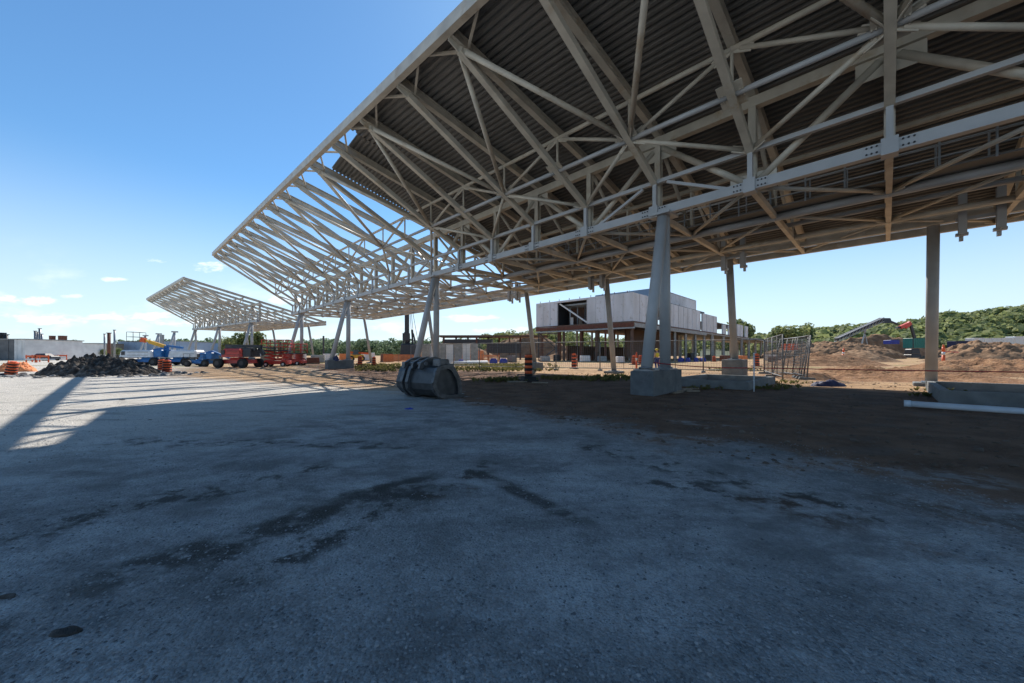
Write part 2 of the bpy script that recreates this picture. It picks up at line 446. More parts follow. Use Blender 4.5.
for k, t in ((-2.42, 'low pad under the rear column beside the right concrete basin'), (2.5, 'low pad under the rear column in front of the unfinished building'), (10.05, 'low pad under the rear column beside the grey panel wall'), (15.8, 'low pad under the farthest rear column of the large canopy')):
    footing(FR, k, t, False, .15)
for k, t in ((0, 'footing under the nearest leg pair of the far canopy'), (5, 'footing under the middle leg pair of the far canopy'), (9.8, 'footing under the farthest leg pair of the far canopy')):
    footing(FR2, k, t)
for k, t in ((0, 'pad under the rear column nearest the pointed end of the far canopy'), (5, 'pad under the middle rear column of the far canopy'), (9.8, 'pad under the last rear column of the far canopy')):
    footing(FR2, k, t, False, .15)

# bare column pairs further along
for i, (k, t) in enumerate(((15, 'bare leg pair nearest the far canopy, standing without a roof'), (20, 'bare leg pair in the middle of three, above the boom lifts'), (25, 'leftmost bare leg pair, above the white lift hood'))):
    base = FR2(k, 0, -EYE)
    r = empty('column_pair', base, 0, t, 'column pair', 'bare column pairs waiting for their canopy')
    for u0 in (.15, -1.3):
        b = MB(); b.tube(FR2(k, u0, .1 - EYE) - base, FR2(k, .1, HB - .1) - base, .2, 12); b.build('leg', M['steel2'], r)
    b = MB(); b.rect(FR2(k, -.4, HB) - base, FR2(k, .7, HB) - base, .6, .3); b.build('cap_plate', M['steel2'], r)
    b = MB(); b.box((0, 0, .05), (2.6, 1, .1), math.atan2(FR2.d2.y, FR2.d2.x)); b.build('base_pad', M['concrete'], r)

# ------------------------------------------------------------------ ground
def gnoise(x, y):
    return .018 * noise.noise(Vector((x * .5, y * .5, 0))) + .010 * noise.noise(Vector((x * 1.7, y * 1.7, 3.1))) + .005 * noise.noise(Vector((x * 5, y * 5, 1.1)))
def axis(neg, pos, s0, g):
    a = [0.0]; s = s0
    while a[-1] < pos: a.append(a[-1] + s); s *= g
    b = [0.0]; s = s0
    while b[-1] > -neg: b.append(b[-1] - s); s *= g
    return sorted(set(a + b))
gx = axis(3500, 3500, .11, 1.022); gy0 = axis(40, 3500, .09, 1.019)
vs = []; fs = []
for y in gy0:
    for x in gx:
        yy = y + 2.2
        d = math.hypot(x, yy)
        z = gnoise(x, yy) * (1 if d < 40 else max(0, 1 - (d - 40) / 30))
        # wheel ruts along the dark smear
        vs.append((x, yy, z))
W = len(gx)
for j in range(len(gy0) - 1):
    for i in range(W - 1): fs.append((j*W+i, j*W+i+1, (j+1)*W+i+1, (j+1)*W+i))
g = MB(); g.add(vs, fs, True)
# ground material
m, nt, bs = new_mat('site_ground'); M['ground'] = m
bs.inputs['Roughness'].default_value = .95; bs.inputs['Specular IOR Level'].default_value = .15
L = nt.links; N = nt.nodes
geo = N.new('ShaderNodeNewGeometry'); P = geo.outputs['Position']
def nz(scale, detail=6, rough=.6, vec=None, mapscale=None, rot=0):
    n = N.new('ShaderNodeTexNoise'); n.inputs['Scale'].default_value = scale; n.inputs['Detail'].default_value = detail; n.inputs['Roughness'].default_value = rough
    v = vec or P
    if mapscale:
        mp = N.new('ShaderNodeMapping'); mp.inputs['Scale'].default_value = mapscale; mp.inputs['Rotation'].default_value = (0, 0, rot)
        L.new(v, mp.inputs[0]); v = mp.outputs[0]
    L.new(v, n.inputs['Vector']); return n.outputs['Fac']
def math_(op, a, b=None, c=None, clamp=False):
    n = N.new('ShaderNodeMath'); n.operation = op; n.use_clamp = clamp
    for i, x in enumerate((a, b, c)):
        if x is None: continue
        if isinstance(x, (int, float)): n.inputs[i].default_value = x
        else: L.new(x, n.inputs[i])
    return n.outputs[0]
def ss(v, a, b):
    n = N.new('ShaderNodeMapRange'); n.interpolation_type = 'SMOOTHSTEP'; n.inputs['From Min'].default_value = a; n.inputs['From Max'].default_value = b
    L.new(v, n.inputs['Value']); return n.outputs[0]
def mix(f, a, b):
    n = N.new('ShaderNodeMixRGB')
    for i, x in enumerate((f, a, b)):
        if isinstance(x, tuple): n.inputs[i].default_value = (*x, 1)
        elif isinstance(x, (int, float)): n.inputs[i].default_value = x
        else: L.new(x, n.inputs[i])
    return n.outputs[0]
sep = N.new('ShaderNodeSeparateXYZ'); L.new(P, sep.inputs[0]); X, Y = sep.outputs[0], sep.outputs[1]
big = nz(.35, 5); med = nz(1.3, 7, .65); fine = nz(14, 5, .7); grit = nz(60, 3, .7)
vor = N.new('ShaderNodeTexVoronoi'); vor.inputs['Scale'].default_value = 55; L.new(P, vor.inputs['Vector'])
vor2 = N.new('ShaderNodeTexVoronoi'); vor2.inputs['Scale'].default_value = 140; L.new(P, vor2.inputs['Vector'])
streaky = nz(1.0, 5, .7, None, (.8, 1.5, 1), R(60))
GR = mix(ss(med, .35, .66), (.19, .182, .17), (.42, .405, .38))
GR = mix(ss(big, .38, .6), GR, mix(ss(streaky, .35, .65), (.20, .19, .178), (.55, .53, .50)))
GR = mix(math_('MULTIPLY', ss(fine, .4, .7), .4), GR, (.14, .137, .13))
pale = ss(math_('ADD', X, math_('MULTIPLY', Y, -.55)), -5.5, -12.0)  # sunlit brightness of the left yard put into the gravel colour
GR = mix(math_('MULTIPLY', pale, .8), GR, mix(ss(fine, .35, .75), (.72, .67, .58), (.50, .46, .40)))
sepc = N.new('ShaderNodeSeparateColor'); L.new(vor.outputs['Color'], sepc.inputs[0])
GR = mix(math_('MULTIPLY', math_('MULTIPLY', ss(sepc.outputs[0], .6, .95), ss(med, .35, .6)), .5), GR, (.50, .49, .47))
sepd = N.new('ShaderNodeSeparateColor'); L.new(vor2.outputs['Color'], sepd.inputs[0])
GR = mix(math_('MULTIPLY', ss(sepd.outputs[0], .5, .9), .3), GR, (.10, .10, .10))
# moist brown dirt, with the canopy's shade also put into its colour
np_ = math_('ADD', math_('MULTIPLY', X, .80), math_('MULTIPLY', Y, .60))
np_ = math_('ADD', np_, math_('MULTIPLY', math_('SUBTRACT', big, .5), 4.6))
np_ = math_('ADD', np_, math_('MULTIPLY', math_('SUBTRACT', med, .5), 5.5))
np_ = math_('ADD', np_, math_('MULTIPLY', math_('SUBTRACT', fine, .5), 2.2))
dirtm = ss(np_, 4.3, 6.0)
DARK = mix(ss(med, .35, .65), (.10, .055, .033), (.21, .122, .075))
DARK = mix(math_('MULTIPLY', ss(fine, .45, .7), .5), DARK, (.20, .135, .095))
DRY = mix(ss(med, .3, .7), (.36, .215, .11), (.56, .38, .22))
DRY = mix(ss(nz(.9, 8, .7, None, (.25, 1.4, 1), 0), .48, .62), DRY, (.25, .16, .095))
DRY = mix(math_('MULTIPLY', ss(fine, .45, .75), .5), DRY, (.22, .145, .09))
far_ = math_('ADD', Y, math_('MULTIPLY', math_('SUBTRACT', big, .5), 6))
lineback = math_('ADD', far_, math_('MULTIPLY', X, .98))   # darkened strip ends at the canopy's rear shadow edge
sunm = ss(lineback, 24.0, 27.5)
DIRT = mix(sunm, DARK, DRY)
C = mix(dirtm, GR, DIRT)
# tan haul road beyond the pale yard at left
tanm = ss(math_('ADD', math_('ADD', math_('MULTIPLY', X, .46), math_('MULTIPLY', Y, .89)), math_('MULTIPLY', math_('SUBTRACT', med, .5), 6)), 8.5, 11.0)
tanm2 = ss(math_('ADD', math_('ADD', math_('MULTIPLY', X, .80), math_('MULTIPLY', Y, .60)), math_('MULTIPLY', math_('SUBTRACT', big, .5), 8)), -6.0, -1.5)
C = mix(math_('MULTIPLY', math_('MULTIPLY', tanm, tanm2), math_('SUBTRACT', 1, dirtm)), C, DRY)
# yellow-green rough verge patches beyond the shade
gm = math_('MULTIPLY', ss(nz(.16, 5), .52, .6), ss(far_, 26, 34))
gm = math_('MULTIPLY', gm, math_('SUBTRACT', 1, ss(Y, 90, 140)))
C = mix(math_('MULTIPLY', gm, .6), C, (.20, .19, .07))
C = mix(ss(Y, 150, 400), C, (.14, .15, .07))
# oil and mud smears left by wheels (true stains with a place of their own)
SM1 = nz(2.1, 3); SM2 = nz(3.4, 6, .68)
def smear(x0, y0, x1, y1, w, seed, lo=.42, hi=.6):
    dx, dy = x1 - x0, y1 - y0; ln = math.hypot(dx, dy); dx /= ln; dy /= ln
    rx = math_('SUBTRACT', X, x0); ry = math_('SUBTRACT', Y, y0)
    t = math_('ADD', math_('MULTIPLY', rx, dx), math_('MULTIPLY', ry, dy))
    s = math_('ABSOLUTE', math_('ADD', math_('SUBTRACT', math_('MULTIPLY', rx, dy), math_('MULTIPLY', ry, dx)), math_('MULTIPLY', math_('SUBTRACT', SM1, .5), w * 1.6)))
    a = math_('SUBTRACT', 1, ss(s, w * .3, w)); a2 = math_('MULTIPLY', ss(t, -.15, .3), math_('SUBTRACT', 1, ss(t, ln - .4, ln)))
    return math_('MULTIPLY', math_('MULTIPLY', a, a2), ss(SM2, lo, hi))
for a in ((-2.5, 1.95, -.65, 4.05, .30, .1, .32, .50), (-1.9, 2.1, -.9, 3.9, .5, .7, .45, .6), (-.42, 4.1, .35, 3.05, .13, .3, .28, .46), (.15, 3.35, .68, 2.65, .13, .9, .30, .48), (-1.6, 2.0, -.1, 4.6, .2, 2.0, .46, .58), (-4.2, 2.2, -1.9, 4.4, .4, 2.7, .48, .6), (-3.3, 1.2, -2.1, 1.75, .3, 1.2, .5, .62), (1.2, 3.9, 2.9, 3.0, .3, 1.9, .48, .6), (.9, 5.4, 3.2, 2.6, .35, 2.4, .5, .62), (-6, 5.5, -1.2, 5.2, .35, 3.1, .46, .62)):
    C = mix(math_('MULTIPLY', smear(*a), .88), C, (.06, .056, .048))
C = mix(math_('MULTIPLY', smear(2.15, 3.5, 2.75, 2.6, .34, .8, .4, .56), .8), C, (.09, .055, .035))
C = mix(math_('MULTIPLY', smear(-.7, 3.9, -.2, 3.0, .5, 1.6, .5, .66), .6), C, (.12, .08, .055))
C = mix(math_('MULTIPLY', smear(3.2, 3.4, 4.4, 2.4, .4, 2.8, .42, .6), .7), C, (.10, .062, .04))
for a in ((1.9, 6.1, 3.6, 5.0, .45, .2, .40, .6), (3.3, 4.6, 5.2, 3.6, .4, .5, .42, .58), (-.9, 8.8, .6, 7.9, .4, 1.1, .42, .6), (-.1, 7.5, 1.6, 6.1, .35, 1.4, .4, .6), (3.0, 7.2, 4.2, 6.6, .3, 1.7, .45, .6)):
    C = mix(math_('MULTIPLY', smear(*a), .75), C, (.33, .315, .295))
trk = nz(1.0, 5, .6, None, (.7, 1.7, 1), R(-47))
C = mix(math_('MULTIPLY', math_('MULTIPLY', ss(trk, .52, .68), math_('SUBTRACT', 1, sunm)), .38), C, (.12, .112, .10))
trk2 = nz(1.7, 6, .6, None, (.7, 1.5, 1), R(60))
C = mix(math_('MULTIPLY', math_('MULTIPLY', ss(trk2, .55, .7), math_('SUBTRACT', 1, dirtm)), .6), C, (.46, .445, .42))
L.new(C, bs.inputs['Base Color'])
hgt = math_('ADD', math_('MULTIPLY', fine, .6), math_('ADD', math_('MULTIPLY', grit, .18), math_('MULTIPLY', math_('SUBTRACT', 1, vor.outputs['Distance']), .35)))
hgt = math_('ADD', hgt, math_('MULTIPLY', med, 1.2))
bp = N.new('ShaderNodeBump'); bp.inputs['Strength'].default_value = 1.0; bp.inputs['Distance'].default_value = .05
L.new(hgt, bp.inputs['Height']); L.new(bp.outputs[0], bs.inputs['Normal'])
tag(g.build('ground', m), None, None, None, 'structure')

# loose stones
def stones(name, n, region, smin, smax, mats, label, seed):
    rnd = random.Random(seed); b = MB()
    for i in range(n):
        x, y = region(rnd)
        s = smin + (smax - smin) * rnd.random() ** 3
        z = gnoise(x, y); vs = []
        a0 = rnd.random() * 6.28; sx, sy, sz = s*(.7+.6*rnd.random()), s*(.7+.6*rnd.random()), s*(.45+.35*rnd.random())
        for (r_, h_, nn, ph) in ((.75, -.5, 4, 0), (1, .15, 5, .4), (.55, .85, 3, .9)):
            for q in range(nn):
                t = a0 + ph + q * 2*math.pi/nn + rnd.uniform(-.25, .25)
                vs.append((x + sx*r_*math.cos(t), y + sy*r_*math.sin(t), z + sz*(h_ + rnd.uniform(-.15, .15))))
        fs = [(4, 5, 0), (5, 1, 0), (5, 6, 1), (6, 2, 1), (6, 7, 2), (7, 3, 2), (7, 8, 3), (8, 4, 3), (4, 0, 3),
              (9, 5, 4), (9, 10, 5), (10, 6, 5), (10, 7, 6), (10, 11, 7), (11, 8, 7), (11, 4, 8), (11, 9, 4), (9, 11, 10)]
        b.cur = rnd.randrange(len(mats)); b.add(vs, [f[::-1] for f in fs])
    o = b.build(name, mats); o['kind'] = 'stuff'; o['label'] = label; return o
M['stone1'] = paint('stone_pale', (.36, .35, .335), (.26, .25, .24), 12, .9)
M['stone2'] = paint('stone_mid', (.28, .275, .265), (.2, .195, .19), 12, .9)
M['stone3'] = paint('stone_dark', (.13, .13, .13), (.09, .09, .09), 12, .9)
def reg1(r):
    while True:
        y = 1.3 + 8.5 * r.random() ** 1.6; x = (r.random() * 2 - 1) * y * 1.45
        if noise.noise(Vector((x * .7, y * .7, 5))) + .25 * r.random() > -.02 and .8*x + .6*y < 6.5: return x, y
stones('gravel', 26000, reg1, .0025, .011, [M['stone1'], M['stone2'], M['stone2'], M['stone3']], 'loose crushed stone scattered over the pale yard in the foreground', 3)
def reg2(r):
    while True:
        y = 4 + 22 * r.random(); x = (r.random() * 2.2 - .8) * y
        if .8*x + .6*y > 5.0: return x, y
def reg3(r):
    a = r.random() * 6.28; q = 1.0 + .35 * abs(r.gauss(0, 1)); return -26.0 + 3.6 * q * math.cos(a), 23.0 + 1.8 * q * math.sin(a)
M['clod2'] = paint('clod_dry', (.16, .12, .09), (.1, .075, .055), 8, .95)
M['clod'] = paint('clod', (.12, .085, .06), (.07, .05, .035), 8, .95)
stones('soil_clods', 5000, reg2, .01, .05, [M['clod'], M['clod'], M['clod2']], 'crumbled brown clods over the dark dirt under the canopy', 4)

# ------------------------------------------------------------------ mounds
M['chunk'] = paint('spoil_chunk', (.16, .145, .125), (.06, .055, .05), 6, .95)
stones('spoil_chunks', 420, reg3, .04, .22, [M['chunk'], M['chunk'], M['stone2'], M['stone3']], 'loose broken chunks scattered round the foot of the black heap', 9)
def mound(name, cx, cy, rx, ry, h, seed, mat, label, cat='dirt mound', rough=.18, rz=0, res=60, pk=1.3, group=None, ang=False):
    vs = []; fs = []; n = res
    for j in range(n + 1):
        for i in range(n + 1):
            a = (i / n * 2 - 1); c = (j / n * 2 - 1)
            r_ = math.hypot(a, c); e = 1 + .22 * noise.noise(Vector((math.atan2(c, a) * 1.1, seed, 0)))
            t = max(0, 1 - (r_ / e / .92) ** 1.7) ** pk
            x, y = a * rx, c * ry
            q = Vector((x * 1.0, y * 1.0, seed * 7.3))
            fr1 = 2.2 / max(min(rx, ry), .5)
            nn = noise.fractal(q * fr1, 1.0, 2.1, 3) * .5 + noise.noise(q * fr1 * 5) * .3 + noise.noise(q * fr1 * 11) * .18
            if ang: nn += abs(noise.noise(q * fr1 * 3.3)) * .9 - .3 + (noise.cell(q * fr1 * 6) - .5) * .35
            z = h * t * (1 + rough * nn * 2.2) + h * rough * nn * .5 * min(1, t * 6)
            if t <= 0: z = -.08
            ca, sa = math.cos(rz), math.sin(rz)
            vs.append((ca*x - sa*y, sa*x + ca*y, z))
    W = n + 1
    for j in range(n):
        for i in range(n): fs.append((j*W+i, j*W+i+1, (j+1)*W+i+1, (j+1)*W+i))
    b = MB(); b.add(vs, fs, not ang); o = b.build(name, mat); o.location = (cx, cy, 0)
    tag(o, label, cat, group); return o
mound('spoil_heap', -26.0, 23.3, 3.9, 2.1, 1.15, 2, M['spoil'], 'black heap of broken spoil on the pale yard at left', 'spoil heap', .13, 0, 120, .7, ang=True)
r_ = random.Random(5)
MG = 'brown earth mounds across the site'
mound('dirt_mound', 91, 104, 21, 9, 4.6, 3, M['soil_far'], 'long high brown earth bank below the conveyor', rough=.15, group=MG, res=120, pk=.6)
mound('dirt_mound', 35.5, 42, 7.5, 4, 1.35, 4, M['soil'], 'low brown heap behind the red rope, left of the orange post', rough=.16, group=MG)
mound('dirt_mound', 20.5, 20.5, 7.0, 5.0, .42, 5, M['soil'], 'flat churned brown dirt spread behind the red rope', rough=.5, group=MG, res=90)
mound('dirt_mound', 31, 24, 7.5, 4.0, .95, 6, M['soil'], 'churned brown ridge at the right edge beyond the concrete basin', rough=.3, group=MG, res=80)
mound('dirt_mound', 84, 62, 16, 5, 2.6, 7, M['soil_far'], 'rounded brown mound at far right in front of the white bundles', rough=.2, group=MG)
mound('dirt_mound', 118, 92, 17, 6, 4.6, 8, M['soil_far'], 'pointed brown mound beside the navy container', rough=.18, group=MG)
mound('dirt_mound', 135, 135, 34, 7, 8.2, 9, M['soil_far'], 'brown bank at the foot of the wooded hill', rough=.08, group=MG)
mound('dirt_mound', 58, 62, 7, 5, 2.0, 10, M['soil_far'], 'brown heap just right of the mesh fence corner', rough=.14, group=MG)
mound('dirt_mound', 6, 128, 22, 8, 7.8, 11, M['soil_far'], 'distant tan bank behind the low concrete frame', rough=.07, group=MG)
mound('dirt_mound', -18, 110, 16, 8, 5.0, 12, M['soil_far'], 'distant tan bank left of the pile rig', rough=.08, group=MG)
mound('dirt_mound', 14, 88, 8, 4, 2.2, 13, M['soil_far'], 'tan heap under the raised floor of the unfinished building', rough=.1, group=MG)

# ------------------------------------------------------------------ trees and woodland
def crown(b, c, rx, rz, n, s, rnd, sc=1.0):
    c = Vector(c)
    lobes = [(Vector((rnd.uniform(-.55, .55)*rx, rnd.uniform(-.55, .55)*rx, rnd.uniform(-.4, .5)*rz)), rnd.uniform(.4, .65)) for _ in range(7)]
    for i in range(n):
        lc, lr = lobes[rnd.randrange(7)]
        d = Vector((rnd.gauss(0, 1), rnd.gauss(0, 1), rnd.gauss(0, 1))).normalized() * (rnd.random() ** .35)
        p = c + lc + Vector((d.x*rx*lr, d.y*rx*lr, d.z*rz*lr))
        nrm = (d + Vector((rnd.gauss(0, .5), rnd.gauss(0, .5), rnd.gauss(0, .5) + .3))).normalized()
        x = nrm.orthogonal().normalized(); y = nrm.cross(x); t = rnd.random() * 6.28
        x, y = x*math.cos(t) + y*math.sin(t), y*math.cos(t) - x*math.sin(t)
        q = s * rnd.uniform(.6, 1.3)
        b.add([p - x*q - y*q*.5, p + x*q*.9 - y*q*.7, p + x*q*.7 + y*q*.8, p - x*q*.5 + y*q], [(0, 1, 2, 3)])
def tree(px, Y, ytop, w, label, seed, group=None, mat='leaf'):
    rnd = random.Random(seed); base = at(px, Y, 0); H = hz(ytop, Y); rx = w / F * Y / 2
    r = empty('deciduous_tree', base, 0, label, 'tree', group)
    b = MB(); b.tube((0, 0, -.1), (0, 0, H * .35), .035 * H, 8, .022 * H)
    for i in range(5):
        a = rnd.random() * 6.28; b.tube((0, 0, H*(.25 + .05*i)), (rx*.5*math.cos(a), rx*.5*math.sin(a), H*(.55 + .06*i)), .015*H, 6, .005*H)
    b.build('trunk', M['bark'], r)
    b = MB(); crown(b, (0, 0, H * .6), rx, H * .42, 1300, rx * .085, rnd); b.build('crown', M[mat], r)
tree(250, 95, 327, 30, 'rounded green tree behind the red boom lift', 11)
tree(76, 170, 338.5, 13, 'small round green tree above the low grey sheds at left', 12)
tree(228, 100, 336, 16, 'small low tree left of the rounded tree behind the lifts', 13)
tree(103, 110, 348, 7, 'tiny bright green shrub left of the rusty post', 14)
tree(117.5, 105, 346, 8, 'tiny bright green shrub right of the rusty post', 15)
tree(742, 150, 318, 34, 'leafy tree just right of the unfinished building', 16)
tree(786, 170, 325, 30, 'leafy tree above the mesh fence corner', 17)
tree(806, 210, 322, 22, 'tree at the left foot of the wooded hill', 18)
def wood(name, n, fn, seed, mat, label, leaf=22, size=(2.6, 7.5)):
    rnd = random.Random(seed); b = MB()
    for i in range(n):
        x, y, z = fn(rnd); s = size[0] + (size[1] - size[0]) * rnd.random() ** 1.8
        c = Vector((x, y, z + s * .2))
        for q in range(leaf):
            d = Vector((rnd.gauss(0, 1), rnd.gauss(0, 1), rnd.gauss(0, 1))).normalized() * s * rnd.uniform(.7, 1.0)
            d.z *= 1.0
            if d.z < -s*.5: d.z *= -1
            p = c + d; nrm = (d.normalized() + Vector((rnd.gauss(0, .35), rnd.gauss(0, .35), rnd.gauss(0, .35)))).normalized()
            xx = nrm.orthogonal().normalized(); yy = nrm.cross(xx); w = s * rnd.uniform(.10, .24)
            b.add([p - xx*w - yy*w*.6, p + xx*w*.9 - yy*w, p + xx*w*.7 + yy*w*.8, p - xx*w*.6 + yy*w], [(0, 1, 2, 3)])
    o = b.build(name, M[mat]); o['kind'] = 'stuff'; o['label'] = label; return o
# hill under the wood (right)
def hilltop(px):
    pts = [(755, 335), (800, 331), (850, 325), (880, 324), (905, 321), (940, 314), (1000, 308), (1060, 305), (1200, 300), (1400, 306)]
    if px <= pts[0][0]: return pts[0][1]
    for (a, b_), (c, d_) in zip(pts[:-1], pts[1:]):
        if a <= px <= c: return b_ + (d_ - b_) * (px - a) / (c - a)
    return 306
def hillz(px, Y):
    Yt = 290; t = max(0, min(1, (Y - 165) / (Yt - 165))); t = t * t * (3 - 2*t)
    return max(0, (hz(hilltop(px), Yt) - 9.0)) * t
vs = []; fs = []; NX, NY = 60, 16
for j in range(NY + 1):
    Yh = 160 + j * 25
    for i in range(NX + 1):
        px = 700 + i * 14; p = at(px, Yh)
        z = hillz(px, Yh) - .3
        vs.append((p.x, p.y, z))
for j in range(NY):
    for i in range(NX): fs.append((j*(NX+1)+i, j*(NX+1)+i+1, (j+1)*(NX+1)+i+1, (j+1)*(NX+1)+i))
b = MB(); b.add(vs, fs, True); M['hill'] = paint('hill_floor', (.07, .09, .035), (.05, .06, .03), .05, .95)
tag(b.build('hill', M['hill']), None, None, None, 'structure')
def fn1(r):
    px = r.uniform(745, 1330); Yh = 165 + 170 * r.random() ** .8
    p = at(px, Yh); return p.x, p.y, hillz(px, Yh) + 1.5
wood('woodland', 2300, fn1, 21, 'leaf', 'dense green wood covering the hill at right', 75)
def fn2(r):
    px = r.uniform(120, 505); Yh = r.uniform(300, 400); p = at(px, Yh)
    hmax = 347.5 - HZ
    bump = 1.6 * noise.noise(Vector((px * .035, 0, 0)))
    return p.x, p.y, EYE + (HZ - (346.0 - bump * 2.2 + r.uniform(-2.2, 10))) / F * Yh
wood('woodland', 1500, fn2, 22, 'leaf_far', 'low dark tree line along the horizon behind the canopy legs', 45, (3.0, 5.0))
def fn3(r):
    px = r.uniform(485, 760); Yh = r.uniform(230, 300); p = at(px, Yh)
    top = 337 - 5 * math.exp(-((px - 548) / 22) ** 2) + (5 if px > 590 else 0)
    return p.x, p.y, EYE + (HZ - (top + r.uniform(0, 16))) / F * Yh
wood('woodland', 700, fn3, 23, 'leaf', 'tree line seen through and beside the unfinished building', 50, (3.0, 4.5))
def fn4(r):
    px = r.uniform(-200, 130); Yh = r.uniform(330, 420); p = at(px, Yh)
    return p.x, p.y, EYE + (HZ - (350 + r.uniform(-2, 6))) / F * Yh
wood('woodland', 500, fn4, 24, 'leaf_far', 'faint tree line behind the sheds at far left', 20, (3.0, 4.5))

# weeds
def weeds(name, n, fn, seed, label, hh=(.08, .3)):
    rnd = random.Random(seed); b = MB()
    for i in range(n):
        x, y = fn(rnd); h = rnd.uniform(*hh)
        for q in range(7):
            a = rnd.random() * 6.28; l = h * rnd.uniform(.5, 1.0); w = .012 + .02 * rnd.random()
            dx, dy = math.cos(a), math.sin(a); t = Vector((x + dx*l*.55, y + dy*l*.55, l * rnd.uniform(.6, 1)))
            mid = Vector((x + dx*l*.2, y + dy*l*.2, l*.6)); pr = Vector((-dy*w, dx*w, 0))
            b.add([(x - pr.x*.5, y - pr.y*.5, -.02), (x + pr.x*.5, y + pr.y*.5, -.02), mid + pr, t, mid - pr], [(0, 1, 2, 3, 4)])
    o = b.build(name, M['weed']); o['kind'] = 'stuff'; o['label'] = label; return o
def fw(spots, sp):
    def f(r):
        p, s = spots[r.randrange(len(spots))]; return p.x + r.gauss(0, s), p.y + r.gauss(0, s * .7)
    return f
weeds('weeds', 230, fw([(gp(722, 388), .35), (gp(705, 389), .3), (gp(772, 389), .35), (gp(787, 383), .5), (gp(782, 387), .4), (gp(1005, 401), .3), (gp(935, 391), .3), (gp(930, 396), .25), (gp(998, 404), .2)], 1), 31, 'green weeds sprouting around the concrete basins', (.05, .2))
weeds('weeds', 600, fw([(gp(610, 378), .9), (gp(600, 380), .8), (gp(505, 381), .6), (gp(560, 379), .8), (gp(736, 370), .8), (gp(725, 371), .7)], 1), 32, 'low weeds along the shaded fence line')
weeds('weeds', 1900, lambda r: ((lambda Yq, pxq: ((pxq - CX) / F * Yq, Yq))(r.uniform(27, 46), r.choice([r.uniform(355, 400), r.uniform(455, 520), r.uniform(480, 540), r.uniform(380, 560)]))), 33, 'sunlit yellow green rough grass beyond the shade', (.1, .35))

